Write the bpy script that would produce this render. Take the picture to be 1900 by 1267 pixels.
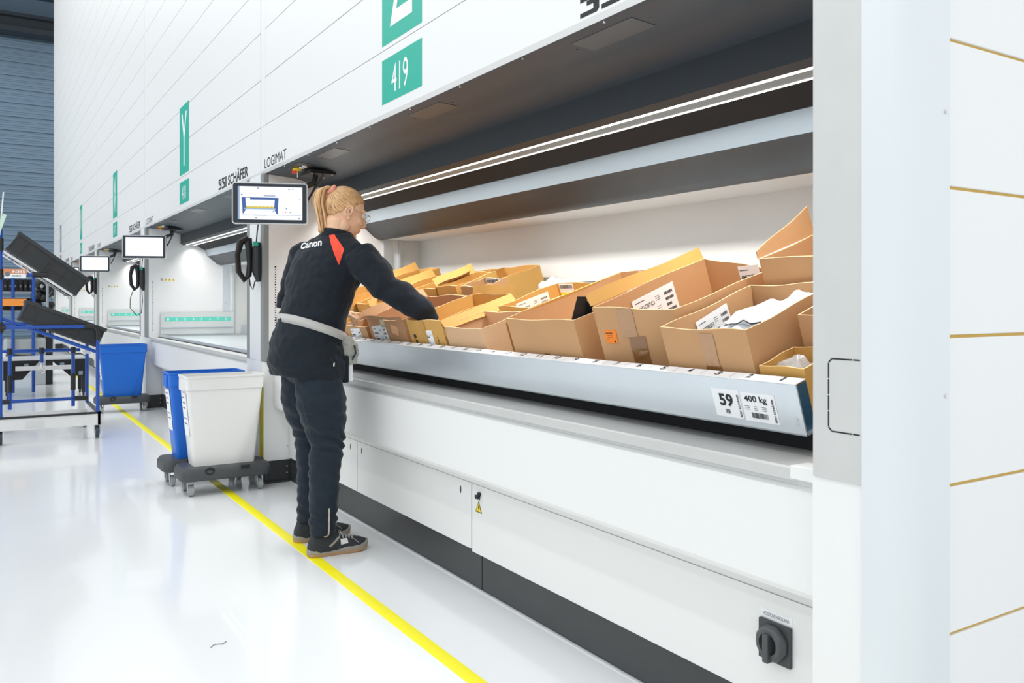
import bpy, bmesh, math, random
from mathutils import Vector, Matrix, noise
from mathutils.bvhtree import BVHTree
random.seed(7)
for o in list(bpy.data.objects): bpy.data.objects.remove(o)
scene = bpy.context.scene
COL = scene.collection
PI = math.pi
# ---------------------------------------------------------------- camera
THETA = math.radians(32.054)
cam_d = bpy.data.cameras.new('camera'); cam = bpy.data.objects.new('camera', cam_d); COL.objects.link(cam)
cam_d.sensor_width = 36; cam_d.lens = 36*1573/1900; cam_d.shift_y = -71.5/1900
cam.location = (0, 0, 1.1); cam.rotation_euler = (PI/2, 0, -THETA)
cam_d.clip_start = .05; cam_d.clip_end = 200
scene.camera = cam
# ---------------------------------------------------------------- world, lamps, exposure
scene.view_settings.view_transform = 'Standard'; scene.view_settings.look = 'None'
scene.view_settings.exposure = 0.0; scene.view_settings.gamma = 1.0; scene.view_settings.use_curve_mapping = False
w = bpy.data.worlds.new('hall_ambient'); scene.world = w; w.use_nodes = True
w.node_tree.nodes['Background'].inputs[0].default_value = (.93, .97, 1.0, 1)
w.node_tree.nodes['Background'].inputs[1].default_value = 1.13
def area(name, loc, rot, sx, sy, power, col=(1, 1, 1), spread=180):
    l = bpy.data.lights.new(name, 'AREA'); l.shape = 'RECTANGLE'; l.size = sx; l.size_y = sy
    l.energy = power; l.color = col; l.spread = math.radians(spread)
    o = bpy.data.objects.new(name, l); COL.objects.link(o); o.location = loc; o.rotation_euler = rot
    return o
# two rows of strip lamps high under the hall roof, running along the aisle
area('ceiling_strip_light', (-2.7, 9, 9.3), (0, math.radians(-16), 0), .35, 34, 480, (1, .985, .96))
area('ceiling_strip_light', (-8.5, 9, 9.3), (0, math.radians(-35), 0), .35, 34, 260, (.97, .985, 1))
# ---------------------------------------------------------------- geometry constants (metres)
FX = 1.455      # front plane of the storage machines
Y0B = 0.865     # near end of the first machine
PITCH = 4.365   # machine width
F_PX, HY = 1573., 562.
_S, _C = math.sin(THETA), math.cos(THETA)
def at(px, py, Y):
    """point on the plane at depth Y"""
    u = (px-950)/F_PX; d = (_S+u*_C, _C-u*_S, (HY-py)/F_PX); t = Y/d[1]
    return Vector((t*d[0], Y, 1.1+t*d[2]))
# ---------------------------------------------------------------- materials
MATS = {}
def mat(name, col, rough=.5, metal=0., bump=0., bscale=200., var=0., vscale=3., emit=None, estr=1., alpha=1., trans=0., coat=0., spec=.5):
    if name in MATS: return MATS[name]
    m = bpy.data.materials.new(name); m.use_nodes = True; nt = m.node_tree
    b = nt.nodes['Principled BSDF']
    b.inputs['Base Color'].default_value = (*col, 1); b.inputs['Roughness'].default_value = rough
    b.inputs['Metallic'].default_value = metal; b.inputs['Specular IOR Level'].default_value = spec
    if coat: b.inputs['Coat Weight'].default_value = coat
    if trans: b.inputs['Transmission Weight'].default_value = trans
    if alpha < 1: b.inputs['Alpha'].default_value = alpha
    if emit: b.inputs['Emission Color'].default_value = (*emit, 1); b.inputs['Emission Strength'].default_value = estr
    tc = nt.nodes.new('ShaderNodeTexCoord')
    if var:
        n = nt.nodes.new('ShaderNodeTexNoise'); n.inputs['Scale'].default_value = vscale; n.inputs['Detail'].default_value = 6
        nt.links.new(tc.outputs['Object'], n.inputs['Vector'])
        mx = nt.nodes.new('ShaderNodeMix'); mx.data_type = 'RGBA'
        mx.inputs[6].default_value = (*[max(0, c*(1-var)) for c in col], 1); mx.inputs[7].default_value = (*[min(1, c*(1+var)) for c in col], 1)
        nt.links.new(n.outputs['Fac'], mx.inputs[0]); nt.links.new(mx.outputs[2], b.inputs['Base Color'])
    if bump:
        n = nt.nodes.new('ShaderNodeTexNoise'); n.inputs['Scale'].default_value = bscale; n.inputs['Detail'].default_value = 3
        nt.links.new(tc.outputs['Object'], n.inputs['Vector'])
        bp = nt.nodes.new('ShaderNodeBump'); bp.inputs['Strength'].default_value = bump; bp.inputs['Distance'].default_value = .002
        nt.links.new(n.outputs['Fac'], bp.inputs['Height']); nt.links.new(bp.outputs[0], b.inputs['Normal'])
    MATS[name] = m; return m
def s2l(r, g, b): return tuple(((c/255)/12.92 if c/255 <= .04045 else ((c/255+.055)/1.055)**2.4) for c in (r, g, b))
WHITE = mat('white_lacquer', (.80, .805, .80), .42)
WHITE_IN = mat('white_inner_sheet', (.70, .70, .68), .5)
SEAM = mat('seam_tan', (.42, .33, .16), .8)
STEEL = mat('brushed_stainless', (.60, .605, .59), .48, .3, var=.10, vscale=5)
STRIP = mat('grey_strip_metal', (.30, .32, .32), .45, .3)
GALV = mat('galvanised_steel', (.66, .71, .75), .33, .7, var=.08, vscale=4)
ALU = mat('silver_anodised', (.73, .76, .78), .34, .5)
DARK = mat('anthracite_powder', (.036, .052, .068), .45, bump=.15, bscale=700)
DARK2 = mat('black_powder', (.016, .022, .028), .5, bump=.15, bscale=700)
PLINTH = mat('plinth_black', (.035, .038, .040), .38, var=.2, vscale=9)
BLACK = mat('black_plastic', (.012, .013, .015), .4)
BLACKM = mat('black_matt', (.006, .006, .007), .8)
RUB = mat('grey_rubber', (.33, .35, .36), .6)
TEAL = mat('teal_vinyl', s2l(30, 172, 150), .45)
UNLITSIGN = mat('unlit_teal_vinyl', s2l(110, 125, 130), .45)  # teal sign vinyl greyed, its lack of light put into the colour
PAPER = mat('white_print', (.86, .87, .88), .55)
INK = mat('black_ink', (.010, .011, .013), .6)
GREYINK = mat('grey_ink', (.16, .18, .20), .6)
YEL = mat('yellow_vinyl', (.93, .78, .0), .5)
YELSTK = mat('yellow_sticker', (.9, .68, .01), .5)
TAPE = mat('yellow_floor_tape', (.95, .86, .0), .45)
RED = mat('red_plastic', (.75, .05, .02), .4)
BLUEP = mat('blue_polymer', s2l(10, 104, 205), .38)
WHITEP = mat('white_polymer', (.80, .80, .78), .35)
DOLLY = mat('dark_grey_polymer', (.055, .06, .065), .5, bump=.3, bscale=300)
BLUET = mat('blue_coated_tube', s2l(20, 75, 165), .3)
CHROME = mat('zinc_plate', (.7, .7, .7), .25, .9)
CRATE = mat('black_crate_plastic', (.020, .022, .024), .45)
ORANGE = mat('orange_label', s2l(240, 130, 20), .5)
# ---------------------------------------------------------------- mesh builder
class MB:
    def __init__(s, T=None): s.bm = bmesh.new(); s.T = T
    def v(s, p):
        p = Vector(p); return s.bm.verts.new(s.T(p) if s.T else p)
    def f(s, vs):
        try: return s.bm.faces.new(vs)
        except ValueError: return None
    def box(s, x0, x1, y0, y1, z0, z1):
        v = [s.v((x, y, z)) for z in (z0, z1) for y in (y0, y1) for x in (x0, x1)]
        for q in ((0, 2, 3, 1), (4, 5, 7, 6), (0, 1, 5, 4), (2, 6, 7, 3), (0, 4, 6, 2), (1, 3, 7, 5)): s.f([v[i] for i in q])
        return s
    def obox(s, c, X, Y, Z, hx, hy, hz):
        c = Vector(c); X, Y, Z = Vector(X)*hx, Vector(Y)*hy, Vector(Z)*hz
        v = [s.v(c+i*X+j*Y+k*Z) for k in (-1, 1) for j in (-1, 1) for i in (-1, 1)]
        for q in ((0, 2, 3, 1), (4, 5, 7, 6), (0, 1, 5, 4), (2, 6, 7, 3), (0, 4, 6, 2), (1, 3, 7, 5)): s.f([v[i] for i in q])
        return s
    def prism(s, prof, y0, y1, cap=True):
        """profile of (x, z) points extruded along y"""
        a = [s.v((x, y0, z)) for x, z in prof]; b = [s.v((x, y1, z)) for x, z in prof]; n = len(prof)
        for i in range(n): s.f((a[i], a[(i+1) % n], b[(i+1) % n], b[i]))
        if cap: s.f(a); s.f(b[::-1])
        return s
    def prismz(s, prof, z0, z1):
        a = [s.v((x, y, z0)) for x, y in prof]; b = [s.v((x, y, z1)) for x, y in prof]; n = len(prof)
        for i in range(n): s.f((a[i], a[(i+1) % n], b[(i+1) % n], b[i]))
        s.f(a); s.f(b[::-1]); return s
    def ring(s, c, U, V, ru, rv, n=16):
        c = Vector(c); return [s.v(c+U*ru*math.cos(2*PI*i/n)+V*rv*math.sin(2*PI*i/n)) for i in range(n)]
    def skin(s, rings, cap=True):
        n = len(rings[0])
        for a, b in zip(rings, rings[1:]):
            for i in range(n): s.f((a[i], a[(i+1) % n], b[(i+1) % n], b[i]))
        if cap: s.f(rings[0][::-1]); s.f(rings[-1])
        return s
    def tube(s, pts, rad, n=12, flat=1., cap=True, round_end=False):
        pts = [Vector(p) for p in pts]; m = len(pts)
        if not isinstance(rad, (list, tuple)): rad = [rad]*m
        rs = []; prevU = None
        for i, p in enumerate(pts):
            d = (pts[min(i+1, m-1)]-pts[max(i-1, 0)])
            if d.length < 1e-9: d = Vector((0, 0, 1))
            d.normalize()
            if prevU is None: U = d.orthogonal().normalized()
            else: U = (prevU-d*prevU.dot(d)).normalized()
            prevU = U; V = d.cross(U)
            if round_end and i == 0: rs.append(s.ring(p-d*rad[0]*.75, U, V, rad[0]*.45, rad[0]*.45*flat, n))
            rs.append(s.ring(p, U, V, rad[i], rad[i]*flat, n))
            if round_end and i == m-1: rs.append(s.ring(p+d*rad[i]*.75, U, V, rad[i]*.45, rad[i]*.45*flat, n))
        return s.skin(rs, cap)
    def cyl(s, a, b, r, n=16): return s.tube([a, b], r, n)
    def ell(s, c, r, X=(1, 0, 0), Y=(0, 1, 0), Z=(0, 0, 1), n=16, m=10):
        c = Vector(c); X, Y, Z = Vector(X), Vector(Y), Vector(Z)
        rs = [s.ring(c+Z*r[2]*-math.cos(PI*(k+.5)/m), X, Y, r[0]*math.sin(PI*(k+.5)/m), r[1]*math.sin(PI*(k+.5)/m), n) for k in range(m)]
        return s.skin(rs)
    def torus(s, c, U, V, R, r, n=20, m=8, ecc=1.):
        c, U, V = Vector(c), Vector(U), Vector(V); W = U.cross(V); rs = []
        for i in range(n):
            a = 2*PI*i/n; d = U*math.cos(a)+V*math.sin(a)*ecc; dn = d.normalized()
            rs.append([s.v(c+d*R+(dn*math.cos(2*PI*k/m)+W*math.sin(2*PI*k/m))*r) for k in range(m)])
        for i in range(n):
            a, b = rs[i], rs[(i+1) % n]
            for k in range(m): s.f((a[k], a[(k+1) % m], b[(k+1) % m], b[k]))
        return s
    def quad(s, *p): s.f([s.v(q) for q in p]); return s
    def build(s, name, m, parent=None, smooth=False, bevel=0, fix=True):
        if fix: bmesh.ops.recalc_face_normals(s.bm, faces=s.bm.faces[:])
        me = bpy.data.meshes.new(name); s.bm.to_mesh(me); s.bm.free()
        return link(name, me, m, parent, smooth, bevel)
def wloc(o):
    p = Vector((0, 0, 0))
    while o: p += o.location; o = o.parent
    return p
def link(name, me, m, parent=None, smooth=False, bevel=0):
    o = bpy.data.objects.new(name, me); COL.objects.link(o)
    if m: me.materials.append(m)
    if smooth:
        for p in me.polygons: p.use_smooth = True
        if smooth != 'all' and hasattr(me, 'set_sharp_from_angle'): me.set_sharp_from_angle(angle=math.radians(40))
    if parent is not None:
        me.transform(Matrix.Translation(-wloc(parent))); o.parent = parent
    elif len(me.vertices):
        xs = [v.co for v in me.vertices]
        lo = Vector([min(c[i] for c in xs) for i in range(3)]); hi = Vector([max(c[i] for c in xs) for i in range(3)])
        c = Vector(((lo.x+hi.x)/2, (lo.y+hi.y)/2, lo.z)); me.transform(Matrix.Translation(-c)); o.location = c
    if bevel:
        md = o.modifiers.new('bevel', 'BEVEL'); md.width = bevel; md.segments = 2; md.limit_method = 'ANGLE'; md.angle_limit = math.radians(40)
    return o
def tag(o, label=None, cat=None, group=None, kind=None):
    if label: o['label'] = label
    if cat: o['category'] = cat
    if group: o['group'] = group
    if kind: o['kind'] = kind
    return o
def thing(name, label, cat, loc, group=None):
    o = bpy.data.objects.new(name, None); COL.objects.link(o); o.location = loc; o.empty_display_size = .1
    return tag(o, label, cat, group)
def dup(root, off, label=None):
    def rec(o, par):
        c = o.copy(); COL.objects.link(c)
        if par: c.parent = par
        for ch in [x for x in o.children]: rec(ch, c)
        return c
    r = rec(root, None); r.location = root.location+Vector(off)
    if label: r['label'] = label
    return r
def baked(ob):
    """replace a modifier stack by its result"""
    dg = bpy.context.evaluated_depsgraph_get(); dg.update()
    me = bpy.data.meshes.new_from_object(ob.evaluated_get(dg)); old = ob.data; nm = old.name
    ob.modifiers.clear(); ob.data = me; bpy.data.meshes.remove(old); me.name = nm
    return ob
def text_mesh(txt, h, width=None, bold=0., shear=0., align='LEFT', space=1.):
    c = bpy.data.curves.new('t', 'FONT'); c.body = txt; c.size = 1; c.offset = bold; c.shear = shear; c.extrude = 0; c.space_character = space
    c.resolution_u = 4
    o = bpy.data.objects.new('t', c); COL.objects.link(o)
    dg = bpy.context.evaluated_depsgraph_get(); dg.update()
    me = bpy.data.meshes.new_from_object(o.evaluated_get(dg)); bpy.data.objects.remove(o); bpy.data.curves.remove(c)
    xs = [v.co.x for v in me.vertices]; ys = [v.co.y for v in me.vertices]
    if not xs: return me
    x0, x1, y0, y1 = min(xs), max(xs), min(ys), max(ys); sy = h/(y1-y0); sx = (width/(x1-x0)) if width else sy
    ox = {'LEFT': 0, 'CENTER': -.5, 'RIGHT': -1}[align]*(x1-x0)*sx
    for v in me.vertices: v.co = Vector(((v.co.x-x0)*sx+ox, (v.co.y-y0)*sy, 0))
    return me
def frame(o, x, y):
    x, y = Vector(x).normalized(), Vector(y).normalized(); z = x.cross(y)
    return Matrix(((x.x, y.x, z.x, o[0]), (x.y, y.y, z.y, o[1]), (x.z, y.z, z.z, o[2]), (0, 0, 0, 1)))
class Print:
    """flat ink marks in a frame: text, bars, polygons joined into one mesh"""
    def __init__(s, M, lift=.0006): s.M = M@Matrix.Translation((0, 0, lift)); s.bm = bmesh.new()
    def text(s, t, x, y, h, width=None, **k):
        me = text_mesh(t, h, width, **k); me.transform(s.M@Matrix.Translation((x, y, 0))); s.bm.from_mesh(me); bpy.data.meshes.remove(me); return s
    def rect(s, x0, x1, y0, y1): return s.poly([(x0, y0), (x1, y0), (x1, y1), (x0, y1)])
    def poly(s, pts):
        s.bm.faces.new([s.bm.verts.new(s.M@Vector((x, y, 0))) for x, y in pts]); return s
    def disc(s, x, y, r, n=20, r2=None):
        if r2 is None: return s.poly([(x+r*math.cos(2*PI*i/n), y+r*math.sin(2*PI*i/n)) for i in range(n)])
        for i in range(n):
            a, b = 2*PI*i/n, 2*PI*(i+1)/n
            s.poly([(x+r*math.cos(a), y+r*math.sin(a)), (x+r*math.cos(b), y+r*math.sin(b)), (x+r2*math.cos(b), y+r2*math.sin(b)), (x+r2*math.cos(a), y+r2*math.sin(a))])
        return s
    def bars(s, x, y, wd, h, n=18):
        r = random.Random(int(x*1e4)+n); cx = x
        for i in range(n):
            bw = wd/n*r.uniform(.3, .8); s.rect(cx, cx+bw, y, y+h); cx += wd/n
        return s
    def lines(s, x, y, wd, n, dy, h=.0015):
        r = random.Random(n)
        for i in range(n): s.rect(x, x+wd*r.uniform(.6, 1), y-i*dy, y-i*dy+h)
        return s
    def build(s, name, m, parent):
        me = bpy.data.meshes.new(name); s.bm.to_mesh(me); s.bm.free(); return link(name, me, m, parent)
def plate(M, x0, x1, y0, y1, th=.001):
    b = MB(); P = lambda x, y, z: M@Vector((x, y, z))
    v = [b.v(P(x, y, z)) for z in (-.0004, th) for y in (y0, y1) for x in (x0, x1)]
    for q in ((0, 2, 3, 1), (4, 5, 7, 6), (0, 1, 5, 4), (2, 6, 7, 3), (0, 4, 6, 2), (1, 3, 7, 5)): b.f([v[i] for i in q])
    return b
def voxel(b, name, m, parent, size, smooth=6, disp=None):
    o = b.build(name, m, None, True)
    md = o.modifiers.new('r', 'REMESH'); md.mode = 'VOXEL'; md.voxel_size = size; md.use_smooth_shade = True
    if smooth: sm = o.modifiers.new('s', 'SMOOTH'); sm.iterations = smooth; sm.factor = .5
    baked(o); me = o.data; loc = o.location.copy()
    me.transform(Matrix.Translation(loc)); o.location = (0, 0, 0)
    if disp:
        ns = [v.normal.copy() for v in me.vertices]
        for v, n in zip(me.vertices, ns): v.co += n*disp(v.co, n)
    for p in me.polygons: p.use_smooth = True
    if not me.materials: me.materials.append(m)
    if parent is not None: me.transform(Matrix.Translation(-wloc(parent))); o.parent = parent
    return o
# ================================================================ the hall
def structure(o): o['kind'] = 'structure'; return o
fm = mat('epoxy_floor', (.83, .85, .86), .17, bump=.05, bscale=14, var=.035, vscale=1.3, coat=.2)
structure(MB().box(-14, 7, -4, 32, -.05, 0).build('floor', fm))
# far cladding wall: horizontal cassettes with grooves
cm = mat('blue_grey_cladding', s2l(112, 134, 152), .45, .25, var=.25, vscale=.35)  # broad noise paints the blotchy lighting into the cladding colour
b = MB(); prof = []
z = 0
while z < 9.0:
    for dz, dx in ((0, 0), (.05, .0), (.06, .05), (.11, .05), (.12, 0), (.19, 0), (.2, .02), (.25, .02), (.26, 0), (.33, 0), (.34, .02), (.385, .02), (.395, 0)): prof.append((dx, z+dz))
    z += .41
v0 = [b.v((-14, 29.4+d, z)) for d, z in prof]; v1 = [b.v((6, 29.4+d, z)) for d, z in prof]
for i in range(len(prof)-1): b.f((v0[i], v1[i], v1[i+1], v0[i+1]))
b.box(-14, 6, 29.5, 29.7, 0, 11)
structure(b.build('wall_back', cm))
bm_ = mat('dark_roof_steel', s2l(38, 46, 54), .5)
b = MB(); b.box(-14, 6, 28.7, 29.3, 9.05, 9.2); b.box(-14, 6, 28.9, 29.2, 9.2, 9.5); b.box(-14, 6, 28.7, 29.3, 9.5, 9.6)
structure(b.build('trim_1', bm_))
structure(MB().box(-14, 6, 24, 29.6, 10.3, 10.4).build('ceiling', mat('roof_sheet', s2l(70, 84, 98), .6)))
tape = tag(MB().box(1.193, 1.243, -3, 22, .0, .0012).build('floor_tape', TAPE), 'bright yellow tape line on the white floor running along the machine fronts', 'floor tape')
# ================================================================ storage machines
def facadeM(y, z, x=FX): return frame((x, y, z), (0, -1, 0), (0, 0, 1))
ORD = ['nearest', 'second', 'third', 'fourth', 'fifth and farthest']
def brand(pr, x, y, h, w_):
    """SSI mark with sliced S shapes, then the name"""
    u = w_*.055
    for k in (0, 1):
        ox = x+k*u*2.25; q = h/5
        pr.poly([(ox+.25*u, y+h), (ox+2*u, y+h), (ox+2*u, y+h-q*.9), (ox, y+h-q*.9), (ox, y+h-q*.4)])
        pr.poly([(ox, y+h-q*1.2), (ox+1.3*u, y+h-q*1.2), (ox+1.3*u, y+h-q*2.1), (ox, y+h-q*2.1)])
        pr.poly([(ox+.7*u, y+q*1.9), (ox+2*u, y+q*1.9), (ox+2*u, y+q*2.8), (ox+.7*u, y+q*2.8)])
        pr.poly([(ox, y), (ox+1.75*u, y), (ox+2*u, y+q*.5), (ox+2*u, y+q*.9), (ox, y+q*.9)])
        pr.poly([(ox+1.4*u, y+q*.9), (ox+2*u, y+q*.9), (ox+2*u, y+q*1.95), (ox+1.4*u, y+q*1.95)])
    pr.rect(x+4.6*u, x+5.3*u, y, y+h)
    pr.text('SCHÄFER', x+6.3*u, y, h*1.18, w_-6.3*u, bold=.028)
def machine(k):
    y0 = Y0B+PITCH*k; y1 = y0+PITCH
    lab = ['white storage lift machine nearest the camera, opened with the tilted tray of cartons inside',
           'white storage lift machine marked Y 418, directly behind the worker and the white bin',
           'white storage lift machine marked X 417, behind the far blue bin',
           'white storage lift machine with the narrow green strip, fourth along the row',
           'white storage lift machine at the far end of the row, with green strips coloured grey as unlit'][k]
    R = thing('storage_machine', lab, 'storage machine', (FX, (y0+y1)/2, 0), 'storage lift machines in a row')
    yt = y1-.1
    ya = 1.15 if k == 0 else y0+.315    # opening, near side
    yb = y1-.068                        # opening, far side
    yn = 1.035 if k == 0 else y0+.004
    # ---- tall panelled front above the opening
    b = MB(); b.box(FX, FX+.03, yn, y1-.004, 1.905, 2.172); b.prism([(FX, 1.905), (FX+.012, 1.889), (FX+.03, 1.889), (FX+.03, 1.905)], yn, y1-.004)
    z = 2.176
    while z < 10: b.box(FX, FX+.03, yn, y1-.10, z, z+.2855); b.box(FX, FX+.03, y1-.098, y1-.004, z-.002, z+.2895); z += .291
    b.build('front_panel', WHITE, R)
    MB().box(FX+.012, FX+.029, yn, y1, 1.92, 10).build('panel_backing', mat('pale_backing', (.50, .47, .40), .8), R)
    # ---- canopy cowl
    cow = [(FX+.012, 1.888), (FX+.025, 1.883), (1.62, 1.873), (1.66, 1.868), (1.70, 1.858), (1.75, 1.842), (1.80, 1.826), (1.80, 1.90), (1.74, 2.0), (FX+.02, 2.0)]
    b = MB().prism(cow, ya-.02, yb+.02)
    b.build('canopy', DARK, R, True)
    b = MB()
    for yy in (y1-1.0, y1-2.15, y1-3.3):
        b.obox((1.55, yy, 1.8785), (.14, 0, -.01), (0, 1, 0), (.01, 0, .14), .045/.14035, .14, .0025/.14035)
        for e in (-.17, .17): b.cyl((1.55, yy+e, 1.8755), (1.55, yy+e, 1.8785), .004, 8)
    b.build('access_plate', mat('anthracite_plate', (.06, .068, .075), .38), R, False)
    b = MB()
    for i in range(9): b.cyl((FX+.02, ya+.3+i*.42, 1.882), (FX+.02, ya+.3+i*.42, 1.887), .004, 8)
    b.build('canopy_screw', CHROME, R)
    # control buttons on the cowl
    c = MB(); c.obox((1.543, y1-.49, 1.8785), (.14, 0, -.01), (0, 1, 0), (.01, 0, .14), .042/.14035, .13, .003/.14035); pnl = c.build('button_panel', mat('anthracite_plate', (.06, .068, .075), .38), R)
    c = MB(); c.cyl((1.54, y1-.41, 1.873), (1.54, y1-.41, 1.848), .02, 20); c.build('stop_button', RED, pnl)
    c = MB(); c.cyl((1.54, y1-.45, 1.873), (1.54, y1-.45, 1.861), .026, 20); c.build('button_ring', YELSTK, pnl)
    c = MB(); c.cyl((1.545, y1-.51, 1.873), (1.545, y1-.51, 1.863), .014, 16); c.cyl((1.545, y1-.56, 1.873), (1.545, y1-.56, 1.863), .014, 16); c.build('push_button', WHITEP, pnl)
    c = MB(); c.tube([(1.54, y1-.45, 1.86), (1.54, y1-.452, 1.835), (1.54, y1-.45, 1.82)], .0025, 6); c.build('key', CHROME, pnl)
    # ---- lamp housing and light bar
    b = MB().prism([(1.80, 1.84), (1.80, 1.728), (1.83, 1.714), (1.845, 1.722), (1.845, 1.84)], ya-.02, yb+.02); b.build('lamp_housing', DARK2, R)
    b = MB().prism([(1.846, 1.722), (1.93, 1.712), (1.935, 1.73), (1.846, 1.74)], ya+.02, yb-.02); lb = b.build('light_bar', mat('grey_light_bar', (.20, .22, .22), .4), R)
    em = mat('lamp_strip', (1, 1, 1), .4, emit=(1, .97, .9), estr=2.2)
    b = MB().prism([(1.850, 1.7205), (1.862, 1.7188), (1.862, 1.7170), (1.850, 1.7185)], ya+.03, yb-.03); b.build('lamp_tube', em, lb)
    b = MB().prism([(1.917, 1.7135), (1.925, 1.7122), (1.925, 1.7105), (1.917, 1.7118)], ya+.03, yb-.03); b.build('lamp_tube', em, lb)
    # ---- rolling cover behind the lamp
    b = MB().prism([(1.936, 1.712), (1.96, 1.718), (2.045, 1.672), (2.09, 1.80), (1.936, 1.82)], ya-.02, yb+.02); b.build('cover_upper', BLACKM, R)
    A, B_, C_, D_ = (2.045, 1.670), (2.075, 1.604), (2.17, 1.529), (2.225, 1.511)
    b = MB().prism([A, B_, (2.09, 1.607), (2.06, 1.68)], ya-.02, yb+.02); b.build('cover_face', mat('cover_face_metal', s2l(140, 152, 160), .4, .3), R)
    b = MB().prism([B_, (2.10, 1.588), C_, (2.19, 1.519), D_, (2.30, 1.53), (2.30, 1.75), (2.09, 1.75), (2.09, 1.607)], ya-.02, yb+.02)
    b.build('cover', mat('scuffed_cover', (.022, .029, .036), .45, var=.35, vscale=6, bump=.1), R, True)
    # ---- inner room
    q0_, q1_ = max(ya-.3, y0+.16), min(yb+.2, y1-.003)
    b = MB().box(2.50, 2.53, q0_, q1_, .70, 1.52); b.box(2.23, 2.53, q0_, q1_, 1.513, 1.53); b.build('back_panel', WHITE_IN, R)
    b = MB().box(1.60, 2.53, q0_, q1_, .66, .70); b.build('inner_floor', WHITE_IN, R)
    for s, y in (('far', yb), ('near', ya)):
        sg = 1 if s == 'far' else -1
        ye = y+.006*sg
        b = MB(); b.prism([(FX+.03, .745), (1.62, .70), (2.36, .70), (2.36, 1.54), (2.20, 1.9), (FX+.03, 2.0)], y, y+.03*sg)
        b.build('side_lining', WHITE, R)
        b = MB(); b.box(2.355, 2.53, y-.0*sg, y+.02*sg, .7, 1.54); b.build('rear_side_lining', WHITE_IN, R)
        b = MB(); yy = y-.012*sg
        b.box(2.235, 2.30, min(yy, y), max(yy, y), .72, 1.525); b.box(2.34, 2.352, min(y-.03*sg, y), max(y-.03*sg, y), .72, 1.525); b.build('galvanised_post', GALV, R)
        if s == 'far':
            b = MB()
            for i in range(34): b.cyl((1.525, y-.0008, 1.32-i*.0155*1.0), (1.525, y+.004, 1.32-i*.0155), .0036 if i % 7 else .0052, 10)
            b.build('sensor_holes', BLACKM, R)
            b = MB()
            for i in range(4): b.cyl((2.268, y-.0135, .95+i*.15), (2.268, y-.0115, .95+i*.15), .006, 8)
            b.build('bolt', CHROME, R)
            # warning stickers
            M = frame((1.60, y-.0006, 1.335), (1, 0, 0), (0, 0, 1))
            st = plate(M, -.002, .148, -.002, .03, .0005).build('warning_sticker', WHITE, R)
            pr = Print(M, .0008); pr.disc(.013, .013, .013, r2=.0105); pr.poly([(.008, .008), (.011, .006), (.018, .010), (.017, .018), (.010, .018)]); pr.build('sticker_print', INK, st)
            pr = Print(M, .0008)
            for q in (.036, .074, .112): pr.poly([(q, 0), (q+.03, 0), (q+.015, .026)])
            pr.build('yellow_triangle', YELSTK, st)
            pr = Print(M, .0014)
            for q in (.036, .074, .112): pr.poly([(q+.012, .012), (q+.018, .012), (q+.0165, .020), (q+.0135, .020)]); pr.rect(q+.013, q+.017, .005, .009)
            pr.build('triangle_print', INK, st)
    # ---- jambs
    b = MB()
    if k == 0:
        b.box(FX-.004, FX+.03, yn, ya, .745, 10)
        b.build('jamb', STEEL, R)
        b = MB(); o = [(1.108, .865), (1.116, .853)]
        M = facadeM(0, 0, FX-.004); pr = Print(M, .0008); x1 = -1.040; x0 = -1.112; t = .0028
        def seg(ax, ay, bx, by):
            d = Vector((bx-ax, by-ay)); L = d.length; d /= L; nn = Vector((-d.y, d.x))*t/2
            pr.poly([(ax-nn.x, ay-nn.y), (bx-nn.x, by-nn.y), (bx+nn.x, by+nn.y), (ax+nn.x, ay+nn.y)])
        zt, zb = .988, .842
        for i in range(4): zz = zb+.008+(zt-zb-.016)*i/4; seg(x0, zz+.001, x0, zz+(zt-zb-.016)/4-.001)
        seg(x0, zt-.008, x0+.008, zt); seg(x0, zb+.008, x0+.008, zb)
        seg(x0+.009, zt, x0+.055, zt); seg(x0+.057, zt, x1, zt); seg(x0+.009, zb, x0+.055, zb); seg(x0+.057, zb, x1, zb)
        pr.build('knockout_outline', INK, R)
    else:
        b.box(FX-.002, FX+.03, ya-.065, ya, .745, 1.89); b.build('jamb', STRIP, R)
        MB().box(FX, FX+.03, yn, ya-.066, .745, 1.889).build('pillar_face', WHITE, R)
    MB().box(FX-.002, FX+.03, yb, y1-.004, .745, 1.888).build('far_jamb', STRIP, R)
    # lower pillars
    b = MB(); b.box(FX, 1.72, yb+.006, y1-.003, .135, .744); b.build('lower_pillar', WHITE, R, bevel=.004)
    b = MB()
    for zz in (.22, .42, .60):
        b.cyl((1.60, yb+.0062, zz), (1.60, yb+.0035, zz), .005, 10)
    b.build('screw', CHROME, R)
    b = MB(); b.box(FX+.025, 1.70, yb+.012, y1-.003, .008, .135); b.box(FX+.01, 1.66, yb-.004, y1-.003, .0, .012); fp = b.build('foot_plinth', PLINTH, R)
    b = MB()
    for zz in (.055, .095): b.cyl((1.60, yb+.0125, zz), (1.60, yb+.008, zz), .006, 10)
    b.build('bolt', CHROME, fp)
    yc = 1.035 if k == 0 else y0+.003
    b = MB(); b.box(FX, 1.72, yc, ya+.004, .0 if k == 0 else .135, .744); b.build('near_lower_pillar', WHITE, R)
    if k: MB().box(FX+.025, 1.70, yc, ya, 0, .135).build('foot_plinth', PLINTH, R)
    # ---- ledge and bulged apron
    b = MB().prism([(1.505, .712), (1.505, .737), (1.51, .741), (1.76, .741), (1.76, .735), (1.52, .735), (1.511, .712)], ya+.005, yb); b.build('steel_ledge', STEEL, R)
    ap = [(1.545, .735), (1.527, .712), (1.524, .700), (1.516, .690), (1.516, .470), (1.521, .458), (1.615, .402), (1.63, .402), (1.63, .735)]
    MB().prism(ap, ya+.005, yb).build('apron', WHITE, R, bevel=.003)
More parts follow.
